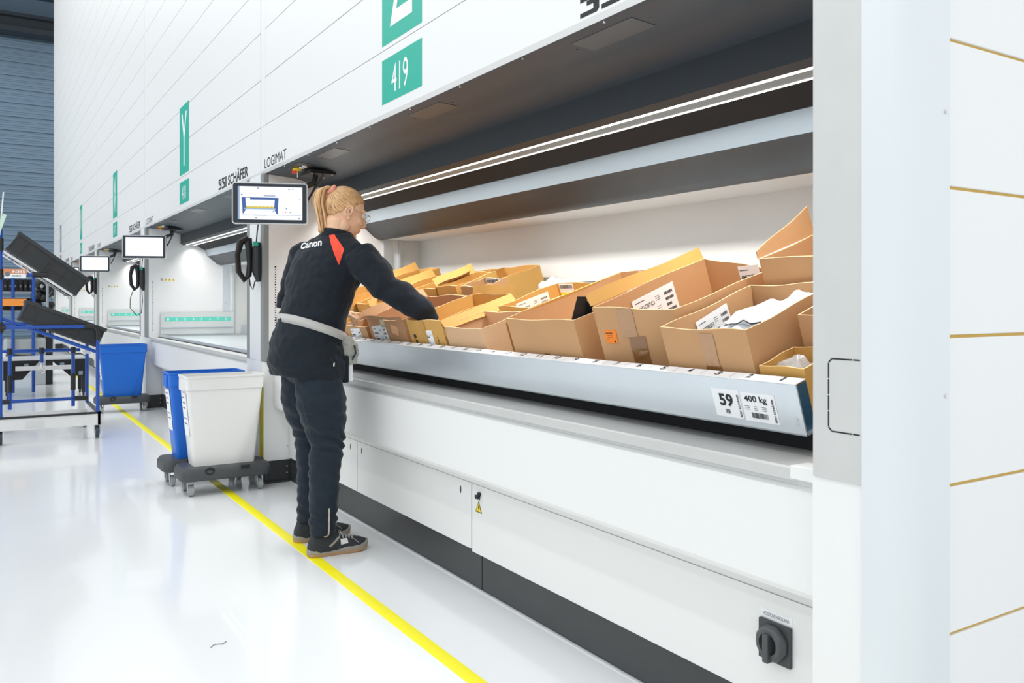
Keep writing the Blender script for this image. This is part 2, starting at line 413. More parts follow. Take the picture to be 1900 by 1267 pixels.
    MB().prism([(1.712, .742), (1.716, .80), (1.75, .84), (1.76, .744)] if k == 0 else [(1.57, .742), (1.57, .7435), (1.60, .7435), (1.60, .742)], ya+.01, yb-.01).build('gap_shade', BLACKM, R)  # black strip stands in for the shade in the gap at the ledge
    # lower service panels with gaps and key slots
    yy = yb+.004; i = 0
    cuts = [ya+.005, y0+2.0, y0+3.18, yb+.004]
    for a_, c_ in zip(cuts, cuts[1:]):
        b = MB().box(1.61, 1.625, a_+.004, c_-.004, .148 if a_ > y0+1 else .140, .402)
        sp = b.build('service_panel', WHITE, R)
        pr = Print(facadeM(0, 0, 1.61), .0006)
        for e in (a_+.09, c_-.06):
            if abs(e-cuts[0]) < .12 or e > yb-.2: continue
            pr.poly([(-e+.006*math.cos(q), .362+.016*math.sin(q)) for q in [2*PI*j/12 for j in range(12)]])
        pr.build('key_slot', INK, sp)
    MB().box(1.628, 1.64, ya, yb, .1, .40).build('panel_gap', BLACKM, R)
    for a_, c_ in ((ya+.005, y0+1.93), (y0+1.936, yb+.004)):
        MB().box(1.618, 1.66, a_, c_, .006, .146).build('plinth', PLINTH, R)
    MB().box(1.612, 1.66, ya, yb, 0, .005).build('plinth_seal', mat('floor_joint', (.5, .52, .53), .5), R)
    # ---- lettering
    for yl in (y1-.085,):
        pr = Print(facadeM(yl, 1.912), .0006); pr.text('LOGIMAT', 0, 0, .058, .43); pr.build('machine_lettering', INK, R)
    pr = Print(facadeM(y0+1.09, 1.913), .0006); brand(pr, 0, 0, .075, .80); pr.build('maker_lettering', INK, R)
    sy = y1-1.86; sm = UNLITSIGN if k == 4 else TEAL
    M = facadeM(sy, 1.945); s1 = plate(M, 0, .386, 0, .188).build('number_sign', sm, R)
    Print(M, .0016).text(str(419-k), .10, .032, .118, .16).build('sign_number', PAPER, s1)
    M = facadeM(sy, 2.193); s2 = plate(M, 0, .386, 0, .583).build('letter_sign', sm, R)
    Print(M, .0016).text('ZYXWV'[k], .085, .065, .45, .215).build('sign_letter', PAPER, s2)
    # interior lamp light, shining down from the light bar
    area('machine_lamp', (1.888, (ya+yb)/2, 1.706), (0, math.radians(-12), 0), .05, yb-ya-.1, 30 if k == 0 else 19, (1, .98, .95), 136)
    if k == 0:
        # rounded silver corner column and panelled end wall
        pts = [(FX-.006, 1.035)]
        for i in range(13):
            a = PI/2*i/12; pts.append((FX-.006+.085*(1-math.cos(a)), 1.0-.055*math.sin(a)))
        pts += [(1.595, .945), (1.595, .955), (1.66, 1.0), (1.66, 1.035)]
        MB().prismz(pts, 0, 10).build('corner_column', ALU, R, True)
        b = MB()
        for zz in (.35, .92, 1.47, 2.0): b.cyl((1.582, .9455, zz+.0), (1.582, .9425, zz), .0045, 12)
        b.build('column_screw', CHROME, R)
        b = MB(); zs = [-.14, .153, .448, .741, 1.034, 1.327, 1.618]
        while zs[-1] < 9.8: zs.append(zs[-1]+.2915)
        for a_, c_ in zip(zs, zs[1:]): b.box(1.58, 4.8, .955, .970, max(0, a_+.0032), c_-.0032)
        b.build('end_wall_panels', WHITE, R, bevel=.002)
        MB().box(1.6, 4.8, .9610, .99, 0, 10).build('end_wall_backing', mat('tan_backing', s2l(214, 176, 88), .7), R)
        MB().box(1.50, 1.56, ya+.004, ya+.10, .716, .7455).build('ledge_end_cap', WHITE, R, bevel=.002)
        # main switch
        M = facadeM(1.425, 0, 1.61)
        sw = MB().box(1.600, 1.6098, 1.333, 1.428, .243, .338).build('main_switch', DOLLY, R, bevel=.002)
        b = MB(); X = Vector((-1, 0, 0)); c0 = Vector((1.60, 1.381, .291)); rs = []
        for dx, rr in ((0, .040), (.006, .042), (.016, .040), (.022, .034), (.0225, .026), (.008, .024), (.006, 0.001)):
            rs.append([b.v(c0+X*dx+Vector((0, math.cos(2*PI*i/48), math.sin(2*PI*i/48)))*(rr*(1+.04*(abs(math.sin(4*2*PI*i/48))**4 if rr > .03 else 0)))) for i in range(48)])
        b.skin(rs); b.build('switch_collar', mat('switch_grey', (.075, .08, .085), .45), sw, True)
        MB().obox(c0+X*.018+Vector((0, 0, -.008)), (1, 0, 0), (0, 1, 0), (0, 0, 1), .014, .0085, .034).build('switch_handle', mat('switch_handle_grey', (.06, .065, .07), .4), sw, bevel=.003)
        M = frame((1.6098, 1.428, .340), (0, -1, 0), (0, 0, 1)); lp = plate(M, 0, .095, .0, .020).build('switch_label', PAPER, R)
        Print(M, .0016).text('HOOFDSCHAKELAAR', .008, .006, .0085, .078).build('label_text', GREYINK, lp)
        for yy, zz in ((2.835, .300), (1.262, .300)):
            M = facadeM(yy, zz, 1.61); st = Print(M, .0006).poly([(0, 0), (.05, 0), (.025, .045)]).build('hazard_sticker', INK, R)
            Print(M, .0012).poly([(.006, .0035), (.044, .0035), (.025, .038)]).build('sticker_yellow', YELSTK, st)
            Print(M, .0018).poly([(.027, .032), (.020, .018), (.025, .018), (.022, .007), (.031, .021), (.026, .021)]).build('sticker_print', INK, st)
        b = MB(); b.tube([(1.609, 2.80, .372), (1.60, 2.80, .372)], .008, 10); b.obox((1.598, 2.806, .362), (1, 0, 0), (0, 1, 0), (0, 0, 1), .003, .010, .007); b.build('panel_lock', BLACK, R)
        MB().box(FX-.003, FX-.0005, y1-.053, y1+.02, .16, .66).build('yellow_marking_strip', YEL, R)
    return R
for k in range(5): machine(k)
# ---------------------------------------------------------------- tilting tray of the first machine
AL = math.radians(18.5); TX, TZ = 1.62, .79; cA, sA = math.cos(AL), math.sin(AL)
def T(p): a, y, h = p; return Vector((TX+a*cA-h*sA, y, TZ+a*sA+h*cA))
AV = Vector((cA, 0, sA)); HV = Vector((-sA, 0, cA)); YV = Vector((0, 1, 0))
TY0, TY1 = 1.30, 5.03
tray = thing('storage_tray', 'long galvanised tilted tray with numbered white rim holding the cartons', 'tray', T((.47, (TY0+TY1)/2, 0)))
MB(T).box(0, .004, TY0, TY1, 0, .128).build('front_wall', GALV, tray)
MB(T).box(.946, .95, TY0, TY1, 0, .128).build('rear_wall', STRIP, tray)
MB(T).box(0, .95, TY0, TY1, 0, .004).build('tray_floor', GALV, tray)
MB(T).box(.004, .946, TY0+.012, TY0+.016, .004, .118).build('side_wall', mat('blue_tinted_steel', s2l(70, 115, 150), .3, .6), tray)
MB(T).box(.004, .946, TY1-.016, TY1-.012, .004, .118).build('side_wall', GALV, tray)
rim = MB(T).box(0, .036, TY0, TY1, .1285, .1305).build('front_rim', PAPER, tray)
rr = MB(T).box(.915, .95, TY0, TY1, .1285, .1305).build('rear_rim', PAPER, tray)
Mr = frame(T((.005, 0, .1305)), (0, -1, 0), AV)
pr = Print(Mr, .0006)
for n in range(1, 37):
    y = 1.352+.1025*(n-1); h = .016
    pr.text(str(n), -y, .006, .023, (.008 if n == 1 else .017) if n < 10 else .027, align='CENTER', bold=.012); pr.rect(-y-.052, -y-.0512, .001, .030)
pr.build('rim_numbers', INK, rim)
Mb = frame(T((.92, 0, .1305)), (0, -1, 0), AV); pr = Print(Mb, .0006)
for n in range(1, 37): pr.text(str(n), -(1.352+.1025*(n-1)), .007, .016, .015, align='CENTER')
pr.build('rim_numbers', GREYINK, rr)
b = MB(T)
for a, h in ((.0, .022), (.0, .010)): b.cyl((-.002, TY0+.02, h+.02), (.001, TY0+.02, h+.02), .005, 10)
b.build('rivet', CHROME, tray)
# tray data labels on the front wall
Mf = frame(T((-.0006, 0, 0)), (0, -1, 0), HV)
def tl(o): return Mf@Matrix.Translation((-o, 0, 0))
s = plate(tl(1.575), 0, .092, .022, .098, .0004).build('tray_label', PAPER, tray)
pr = Print(tl(1.575), .0012); pr.text('59', .022, .052, .034, .046, bold=.03); pr.bars(.036, .032, .016, .012, 6); pr.build('label_print', INK, s)
pr = Print(tl(1.575)@Matrix.Rotation(PI/2, 4, 'Z')@Matrix.Translation((.026, -.089, 0)), .0012); brand(pr, 0, 0, .006, .062); pr.build('label_print', INK, s)
s = plate(tl(1.477), 0, .105, .020, .096, .0004).build('tray_label', PAPER, tray)
pr = Print(tl(1.477), .0012); pr.text('400 kg', .010, .068, .021, .070, bold=.02); pr.bars(.024, .030, .052, .014, 24)
for q in range(3): pr.lines(.006, .060-.0045*q, .024, 1, .004, .001).lines(.036, .060-.0045*q, .016, 1, .004, .001).lines(.06, .060-.0045*q, .022, 1, .004, .001)
pr.build('label_print', INK, s)
pr = Print(tl(1.477)@Matrix.Rotation(PI/2, 4, 'Z')@Matrix.Translation((.024, -.100, 0)), .0012); brand(pr, 0, 0, .006, .062); pr.build('label_print', INK, s)
# ---------------------------------------------------------------- empty trays in the farther machines
for k in range(1, 5):
    y0 = Y0B+PITCH*k; ya, yb = y0+.33, y0+PITCH-.085
    R = thing('storage_tray', ['', 'empty flat tray with green numbered side, in the opening beside the white bin', 'empty tray with green numbered side, in the opening beside the far blue bin',
        'empty tray in the fourth machine opening, behind the small screens', 'empty tray in the farthest machine opening'][k], 'tray', (2.0, (ya+yb)/2, .743), 'flat trays in the farther machines')
    MB().box(1.60, 2.46, ya, yb, .744, .752).build('tray_floor', GALV, R)
    sw = MB().box(1.60, 2.34, yb-.012, yb, .752, 1.0).build('side_wall', mat('pale_sheet', (.62, .64, .63), .5), R)
    MB().box(1.60, 2.34, yb-.03, yb-.012, .77, .775).build('side_rib', GALV, R); MB().box(1.60, 2.34, yb-.03, yb-.012, .84, .845).build('side_rib', GALV, R)
    M = frame((1.635, yb-.012, .905), (1, 0, 0), (0, 0, 1)); s = plate(M, 0, .68, 0, .045).build('number_strip', mat('pale_teal', s2l(100, 212, 190), .5), R)
    pr = Print(M, .0016)
    for i in range(8): pr.text(str(i+1), .035+i*.085, .010, .026, .016, align='CENTER')
    pr.build('strip_numbers', PAPER, s)
    MB().box(1.59, 1.615, ya, yb, .744, .768).build('front_rim', GALV, R)
    MB().box(2.44, 2.46, ya, yb, .752, .86).build('rear_wall', GALV, R)
# ================================================================ cartons in the tray
CARD = mat('brown_cardboard', s2l(192, 148, 104), .75, bump=.12, bscale=60, var=.08, vscale=5)
CARDY = mat('yellow_lit_cardboard', s2l(206, 158, 84), .72, bump=.12, bscale=60, var=.07, vscale=5)  # cardboard with yellowish light tinted into its colour
CARDP = mat('pale_cardboard', s2l(206, 168, 130), .75, bump=.12, bscale=60, var=.06, vscale=5)
EDGE = mat('corrugated_edge', s2l(232, 200, 150), .85, bump=.5, bscale=400)
CLEAR = mat('clear_tape', s2l(140, 98, 58), .14, spec=.8, bump=.6, bscale=25)
class Carton:
    def __init__(s, label, Y0, Y1, a0, a1, h, m=CARD, wav=.004, seed=1, backh=0., group='open cartons in the tilted tray', low=.006, tops=None):
        s.Y0, s.Y1, s.a0, s.a1, s.h, s.low = Y0, Y1, a0, a1, h, low
        r = random.Random(seed); t = .0045; b = MB(T); N = 8
        tops = tops or {}
        def wall(p, q, nrm, h0, h1, c0=None, c1=None):
            k0, k1 = tops.get(c0), tops.get(c1); s0 = (k0[0]-p[0], k0[1]-p[1]) if k0 else (0, 0); s1 = (k1[0]-q[0], k1[1]-q[1]) if k1 else (0, 0)
            if k0: h0 = k0[2]
            if k1: h1 = k1[2]
            """panel from p to q (a, y) with inward normal nrm"""
            A, B, E = [], [], []
            for i in range(N+1):
                f = i/N; x, y = p[0]+(q[0]-p[0])*f, p[1]+(q[1]-p[1])*f
                bow = math.sin(PI*f)*wav*1.2*bw; hh = h0+(h1-h0)*f+wav*(math.sin(5*f+ph)*math.sin(PI*f))
                for L, off in ((A, 0), (B, t)):
                    sx, sy = s0[0]*(1-f)+s1[0]*f, s0[1]*(1-f)+s1[1]*f; g0, g1 = bool(k0 and len(k0) > 3), bool(k1 and len(k1) > 3); bx, by = s0[0]*g0*(1-f)+s1[0]*g1*f, s0[1]*g0*(1-f)+s1[1]*g1*f; L.append((b.v((x+nrm[0]*off+bx, y+nrm[1]*off+by, s.low)), b.v((x+nrm[0]*(off-bow)+sx, y+nrm[1]*(off-bow)+sy, hh))))
            for i in range(N):
                b.f((A[i][0], A[i+1][0], A[i+1][1], A[i][1])); b.f((B[i][0], B[i][1], B[i+1][1], B[i+1][0]))
                e = b.f((A[i][1], A[i+1][1], B[i+1][1], B[i][1])); b.f((A[i][0], B[i][0], B[i+1][0], A[i+1][0]))
                if e: e.material_index = 1
            b.f((A[0][0], A[0][1], B[0][1], B[0][0])); b.f((A[N][0], B[N][0], B[N][1], A[N][1]))
        hb = h+backh
        for p, q, n_, h0, h1, c0, c1 in (((a0, Y0), (a0, Y1), (1, 0), h, h, 'FR', 'FL'), ((a0+t, Y1), (a1-t, Y1), (0, -1), h, hb, 'FL', 'BL'), ((a1, Y1), (a1, Y0), (-1, 0), hb, hb, 'BL', 'BR'), ((a1-t, Y0), (a0+t, Y0), (0, 1), hb, h, 'BR', 'FR')):
            bw = r.uniform(-.5, 1) if c0 != 'FR' else 0; ph = r.uniform(0, 6); wall(p, q, n_, h0, h1, c0, c1)
        b.box(a0+t, a1-t, Y0+t, Y1-t, s.low, s.low+.006)
        s.o = b.build('carton', m, None); s.o.data.materials.append(EDGE)
        tag(s.o, label, 'cardboard box', group); s.m = m
    def flap(s, side, ln, ang, m=None, crook=.0, f0=0., f1=1., lift=0.):
        """flap folded outwards: ang 0 = standing straight up, 180 = folded flat down the outside"""
        a0, a1, Y0, Y1, h = s.a0, s.a1, s.Y0, s.Y1, s.h
        P, Q, n_ = {'L': ((a0, Y1), (a1, Y1), (0, 1)), 'R': ((a0, Y0), (a1, Y0), (0, -1)), 'F': ((a0, Y1), (a0, Y0), (-1, 0)), 'B': ((a1, Y1), (a1, Y0), (1, 0))}[side]
        c, sn = math.cos(math.radians(ang)), math.sin(math.radians(ang)); b = MB(T); t = .004
        P, Q = [(P[0]+(Q[0]-P[0])*f, P[1]+(Q[1]-P[1])*f) for f in (f0, f1)]
        V = []
        N = 6
        for i in range(N+1):
            f = i/N; x, y = P[0]+(Q[0]-P[0])*f, P[1]+(Q[1]-P[1])*f; l2 = ln*(1+crook*(f-.5))
            for d in (0, 1):
                for th in (0, t):
                    o = d*l2*sn+th*c; hh = h+.001+lift+d*l2*c-th*sn+.003*math.sin(7*f)*d
                    V.append(b.v((x+n_[0]*(o+.001), y+n_[1]*(o+.001), hh)))
        for i in range(N):
            u = V[4*i:4*i+4]; w_ = V[4*i+4:4*i+8]
            b.f((u[0], w_[0], w_[2], u[2])); b.f((u[1], u[3], w_[3], w_[1])); b.f((u[2], w_[2], w_[3], u[3])); b.f((u[0], u[1], w_[1], w_[0]))
        b.f((V[0], V[2], V[3], V[1])); b.f((V[-4], V[-3], V[-1], V[-2]))
        return b.build('flap', m or s.m, s.o)
    def face(s, where, x, y):
        """frame on a face: x from the left as seen, y up from the tray floor"""
        if where == 'F': return frame(T((s.a0-.0008, s.Y1-x, y)), (0, -1, 0), HV)
        if where == 'L': return frame(T((s.a0+x, s.Y1-.0058, y)), AV, HV)
        if where == 'R': return frame(T((s.a0+x, s.Y0-.0008, y)), AV, HV)
        if where == 'B': return frame(T((s.a1-.0058, s.Y1-x, y)), (0, -1, 0), HV)
    def tape(s, where, x, y, w_, h, n=7, m=None):
        M = s.face(where, x, y); b = MB(); r = random.Random(int(x*999)); rows = []
        for j in range(n+1):
            rows.append([b.v(M@Vector((w_*(i/4)+r.uniform(-.001, .001), h*j/n, .0006+r.uniform(0, .0022 if 0 < i < 4 and j < n*.7 else .0004)))) for i in range(5)])
        for p, q in zip(rows, rows[1:]):
            for i in range(4): b.f((p[i], p[i+1], q[i+1], q[i]))
        return tag(b.build('packing_tape', m or CLEAR, s.o), 'shiny clear packing tape')
def ship_label(par, M, w_, h, t1, t2, rot=0, wide=False, m=PAPER, bend=.0):
    M = M@Matrix.Rotation(math.radians(rot), 4, 'Z')
    p = plate(M, 0, w_, 0, h, .0006).build('shipping_label', m, par)
    pr = Print(M, .0012); W = w_*(.42 if wide else .85); x = w_*.06
    pr.lines(x, h*.86, W*.8, 1, .004, h*.022)
    (pr.text(t1, x, h*.60, h*.13, W, bold=.015) if t1 else pr.bars(x, h*.62, W*.8, h*.08, 9)); pr.lines(x, h*.50, W*.9, 1, .004, h*.018); pr.bars(x, h*.33, W*.7, h*.10, 16)
    (pr.text(t2, x, h*.12, h*.14, W, bold=.015) if t2 else pr.bars(x, h*.14, W*.9, h*.07, 11))
    if wide:
        pr.lines(w_*.52, h*.80, w_*.14, 3, h*.06, h*.015); pr.lines(w_*.52, h*.48, w_*.12, 4, h*.07, h*.015)
        for q in (.72, .54, .36, .18): pr.bars(w_*.74, h*q, w_*(.2 if q != .36 else .12), h*.09, 18)
    pr.build('label_print', INK, p); return p
def yellow_label(par, M, w_, h, txt):
    p = plate(M, 0, w_, h*.42, h, .0006).build('barcode_label', PAPER, par)
    pr = Print(M, .0012); pr.bars(w_*.06, h*.68, w_*.88, h*.24, 26); pr.build('barcode_print', INK, p)
    q = plate(M, 0, w_, 0, h*.42, .0007).build('barcode_label', YEL, par)
    (Print(M, .0014).text(txt, w_*.3, h*.1, h*.22, w_*.45) if txt else Print(M, .0014).bars(w_*.3, h*.12, w_*.4, h*.12, 7)).build('label_print', INK, q)
C = Carton('open brown carton nearest the metal jamb with white packets inside', 1.46, 1.77, .05, .43, .240, CARD, .006, 3)
ship_label(C.o, C.face('L', .135, .11), .135, .10, '4W02B02F3', '4R-Z59-03A', 6, True)
C.tape('F', .145, .012, .055, .125); C.tape('F', .145, .137, .05, .09, 4, mat('clear_tape_light', s2l(180, 140, 105), .25, bump=.8, bscale=18))
cA_ = C
C = Carton('large open brown carton with a crumpled tape strip and orange sticker on its front', 1.80, 2.07, .06, .56, .290, CARD, .004, 5, tops={'FR': (.135, 1.795, .262, 1), 'BR': (.56, 1.80, .250), 'FL': (.06, 2.07, .292), 'BL': (.56, 2.07, .297)})
face0 = C.face
C.face = lambda wh, x, y: frame(T((C.a0-.0012+.075*x/.275, C.Y1-x, y)), AV*.075-YV*.275, HV) if wh == 'F' else face0(wh, x, y)
C.flap('L', .040, 18, CARDY, lift=.006)
ship_label(C.o, C.face('L', .155, .155), .185, .105, '4MGC07C1', '4R-Z59-07A', 3, True)
ship_label(C.o, C.face('B', .150, .150), .085, .115, '4MGF07C2', '4R-Z59-07A', 3)
C.tape('F', .105, .01, .058, .18, 12)
C.tape('F', .085, .19, .055, .09, 4, mat('clear_tape_light', s2l(205, 165, 125), .25, bump=.8, bscale=18))
M = C.face('F', .022, .175)@Matrix.Rotation(math.radians(-4), 4, 'Z'); p = plate(M, 0, .042, 0, .042, .0006).build('orange_sticker', ORANGE, C.o)
Print(M, .0012).bars(.004, .030, .026, .005, 8).lines(.008, .024, .02, 2, .006, .0015).lines(.004, .012, .014, 1, .004, .001).rect(.030, .037, .004, .009).build('sticker_print', INK, p)
Print(C.face('L', .40, .11), .001).poly([(0, 0), (.09, .0), (.10, .03), (.075, .045), (.05, .035), (.03, .05), (.01, .03)]).build('printed_mark', INK, C.o)
C = Carton('wide open golden-brown carton with a black plastic corner piece in its right side', 2.17, 2.575, .05, .605, .252, CARDY, .005, 8)
C.o.data.materials[0] = CARD
C.flap('L', .02, 160, CARDY); C.tape('F', .19, .10, .03, .03, 3, mat('brown_tape', s2l(120, 85, 50), .3))
yellow_label(C.o, C.face('B', .11, .190), .10, .062, '0294')
b = MB(T); b.box(.055, .14, 2.20, 2.203, .17, .235); b.quad((.055, 2.20, .235), (.14, 2.20, .235), (.145, 2.20, .30), (.11, 2.20, .312))
b.box(.14, .143, 2.175, 2.203, .17, .285)
tag(b.build('plastic_corner', BLACK), 'black plastic corner piece with pale edge poking out of the wide golden-brown carton', 'plastic part')
b = MB(T)
for q in range(3): b.box(.33+.03*q, .42+.03*q, 2.22+.02*q, 2.225+.02*q, .10, .262+.012*q)
tag(b.build('bagged_part', mat('bag_plastic', (.75, .78, .8), .15, coat=.5)), 'small bagged grey parts between the wide carton and the taped carton', 'bagged parts')
C = Carton('small open pale carton, front row, with clear tape on its right side', 2.78, 3.08, .05, .25, .207, CARDP, .003, 11)
C.tape('R', .11, .02, .06, .17, 6)
C = Carton('open carton holding a white sheet, standing behind the small pale carton', 2.66, 2.99, .27, .58, .222, CARDY, .005, 12)
ship_label(C.o, C.face('L', .08, .12), .17, .085, '', '', 0, True)
yellow_label(C.o, C.face('B', .02, .155), .10, .065, ''); C.flap('R', .05, 168)
C = Carton('golden carton with rolled flaps and a small white label, under the reaching hand', 3.10, 3.435, .05, .41, .232, CARDY, .006, 14)
C.flap('R', .055, 140); C.flap('R', .05, 165, lift=-.02); C.flap('B', .04, 20, CARDY)
C.tape('F', .125, .13, .05, .10, 4, mat('amber_tape', s2l(196, 146, 62), .25))
M = C.face('F', .145, .11)@Matrix.Rotation(math.radians(2), 4, 'Z'); p = plate(M, 0, .085, 0, .075, .0006).build('paper_label', PAPER, C.o)
Print(M, .0012).lines(.028, .06, .05, 2, .006, .001).bars(.020, .042, .035, .007, 6).lines(.01, .03, .05, 3, .008, .001).build('label_print', GREYINK, p)
pr = Print(C.face('F', .04, .05)@Matrix.Rotation(-PI/2, 4, 'Z'), .0008); [pr.rect(-.115+.024*i, -.100+.024*i, .006*(i % 2), .022).rect(-.098+.024*i, -.094+.024*i, 0, .008) for i in range(4)]; pr.build('printed_words', INK, C.o)
pr = Print(C.face('F', .265, .03)@Matrix.Rotation(-PI/2, 4, 'Z'), .0008); pr.bars(-.13, 0, .12, .007, 13); pr.build('printed_words', INK, C.o)
C = Carton('tan carton front row with taped white label, left of the rolled-flap carton', 3.47, 3.885, .05, .40, .230, mat('tan_cardboard', s2l(186, 140, 100), .75, bump=.12, bscale=60, var=.08, vscale=5), .008, 17)
ship_label(C.o, C.face('F', .045, .085), .165, .105, '', '', 5, True)
p = plate(C.face('F', .155, .19), 0, .05, 0, .042, .0006).build('paper_tape', mat('pale_tape', s2l(214, 196, 160), .5), C.o)
p = plate(C.face('F', .26, .165)@Matrix.Rotation(math.radians(-12), 4, 'Z'), 0, .07, 0, .045, .0006).build('faded_sticker', mat('peach_sticker', s2l(226, 170, 120), .6), C.o)
C.flap('L', .05, 40); C.flap('F', .02, 25)
C = Carton('narrow carton at the left end of the front row with a white label', 3.93, 4.20, .05, .20, .185, CARD, .003, 19)
ship_label(C.o, C.face('F', .06, .075), .13, .095, '', '', 3, True)
C = Carton('kraft coloured carton at the far left end of the front row, beside the belt pouch', 4.24, 4.62, .05, .24, .190, CARDP, .004, 20)
for i, (Y0, Y1, a0, a1, h, lab, flp) in enumerate((
    (3.36, 3.57, .43, .565, .265, 'brown carton with a yellow label standing behind the rolled-flap carton', 0),
    (3.60, 3.80, .42, .66, .272, 'golden carton with a long high side in the second row, beside the sleeve', 1),
    (3.84, 4.10, .43, .62, .258, 'golden carton with a bent brown flap in the rear row above the forearm', 2),
    (4.14, 4.42, .50, .74, .245, 'golden carton in the rear row behind the upper arm', 1),
    (4.55, 4.82, .56, .84, .268, 'golden carton at the rear left corner of the tray by the steel post', 1),
    (3.92, 4.22, .22, .41, .225, 'golden carton between the forearm and the narrow labelled carton', 1),
    (4.26, 4.54, .27, .47, .235, 'golden carton seen between the left hand and the right arm', 2),
    (4.58, 4.95, .10, .52, .270, 'tall golden carton seen under the chest at the far end of the tray', 0),
    (3.60, 3.95, .68, .92, .225, 'low golden carton against the rear wall of the tray', 0),
    (4.00, 4.40, .76, .93, .215, 'long low carton at the very back, left of the rear wall carton', 0))):
    C = Carton(lab, Y0, Y1, a0, a1, h, CARD if i == 0 else CARDY, .006, 30+i)
    if flp: C.flap('L', .05, 30 if flp == 1 else 110, crook=.2)
    if flp == 2: C.flap('R', .06, 60, CARD, .4)
    if i == 0: yellow_label(C.o, C.face('B', .03, .195), .12, .068, '719')
    if i == 1: ship_label(C.o, C.face('L', .05, .16), .09, .05, '', '', -4)
    if i in (4, 5): C.flap('F', .03, 60)
C = Carton('big brown carton with round black emblem behind the white packets', 1.24, 1.74, .455, .90, .312, CARD, .004, 50)
fl = C.flap('L', .055, 4, None, 1.2, .0, .6)
pr = Print(C.face('F', .205, .215), .001)
for rot, rx in ((.5, .040), (-.5, .036)):
    cx, cy = .03, .03
    for i in range(22):
        a, bq = 2*PI*i/24+rot, 2*PI*(i+1)/24+rot; q = lambda t_, s_: (cx+(rx*s_*math.cos(t_))*math.cos(rot)-(.022*s_*math.sin(t_))*math.sin(rot), cy+(rx*s_*math.cos(t_))*math.sin(rot)+(.022*s_*math.sin(t_))*math.cos(rot))
        wdt = .80+.10*abs(math.sin(a)); pr.poly([q(a, 1), q(bq, 1), q(bq, wdt), q(a, wdt)])
pr.poly([(.012, .030), (.030, .036), (.034, .026), (.050, .028), (.030, .016), (.026, .026)])
pr.text('F', .082, .028, .034, .022); pr.text('E', .110, .028, .034, .022); pr.rect(.092, .10, -.012, .008)
pr.build('printed_emblem', INK, C.o)
C = Carton('brown carton half hidden behind the metal jamb, right of the packets', 1.10, 1.425, .20, .44, .228, CARD, .003, 51)
C = Carton('low open carton with clear plastic at the right end of the front row', 1.31, 1.445, .05, .185, .148, CARDY, .003, 52)
yellow_label(C.o, C.face('B', .06, .10), .055, .035, '')
# white packets and plastic
PK = mat('white_foam_packet', (.62, .66, .69), .5, bump=.3, bscale=30)
for i, (a, y, h, ra, ry, tilt, lab) in enumerate(((.17, 1.62, .165, .085, .10, .1, 'white padded packet in front inside the carton nearest the jamb'), (.30, 1.60, .195, .095, .085, -.1, 'white padded packet lying behind the front packet in the same carton'), (.26, 1.51, .212, .10, .03, .35, 'thin white padded packet along the right wall of the nearest carton'))):
    b = MB(); cc = T((a, y, h)); A2_ = (AV*math.cos(tilt*.6)+HV*math.sin(tilt*.6)).normalized(); H2_ = (HV*math.cos(tilt*.6)-AV*math.sin(tilt*.6)).normalized()
    def P(u, v_, s_):
        e = max(0, (1-abs(u)**3.5)*(1-abs(v_)**3.5))**.55; return cc+A2_*(u*ra)+YV*(v_*ry)+H2_*(s_*(.002+.022*e)+.010*noise.noise(Vector((u*3+i*5, v_*3, 2))))
    G_ = 18
    for s_ in (-1, 1):
        g = [[b.v(P(-1+2*x/G_, -1+2*y_/G_, s_)) for x in range(G_+1)] for y_ in range(G_+1)]
        for x in range(G_):
            for y_ in range(G_): b.f((g[y_][x], g[y_][x+1], g[y_+1][x+1], g[y_+1][x]))
    bmesh.ops.remove_doubles(b.bm, verts=b.bm.verts[:], dist=.0005)
    o = b.build('padded_packet', PK, None, 'all')
    for v in o.data.vertices: v.co += Vector((0, 0, .006*noise.noise(v.co*18)))
    tag(o, lab, 'packet', 'padded packets')
b = MB(); b.ell(T((.24, 1.615, .085)), (.15, .12, .07), AV, YV, HV, 16, 8); tag(b.build('foam_wrap', PK, None, 'all'), 'bundle of white foam wrap filling the bottom of the nearest carton', 'foam wrap')
def crumple(name, c, r, m, lab, cat, seed, amp=.35):
    b = MB(); b.ell(c, r, AV, YV, HV, 28, 14); o = b.build(name, m, None, False)
    for v in o.data.vertices:
        n = noise.noise(v.co*22+Vector((seed, 0, 0)))+.5*noise.noise(v.co*55+Vector((0, seed, 0))); v.co *= 1+amp*n
    return tag(o, lab, cat)
crumple('plastic_film', T((.115, 1.38, .10)), (.055, .055, .035), mat('clear_film', (.85, .87, .88), .12, alpha=.45, coat=1.), 'crumpled clear plastic film in the low front carton', 'plastic film', 4)
crumple('white_bag', T((.70, 3.21, .13)), (.075, .09, .075), mat('translucent_bag', (.66, .68, .70), .4, alpha=.9), 'white plastic bag standing at the back of the tray between the cartons', 'bag', 9, .25)
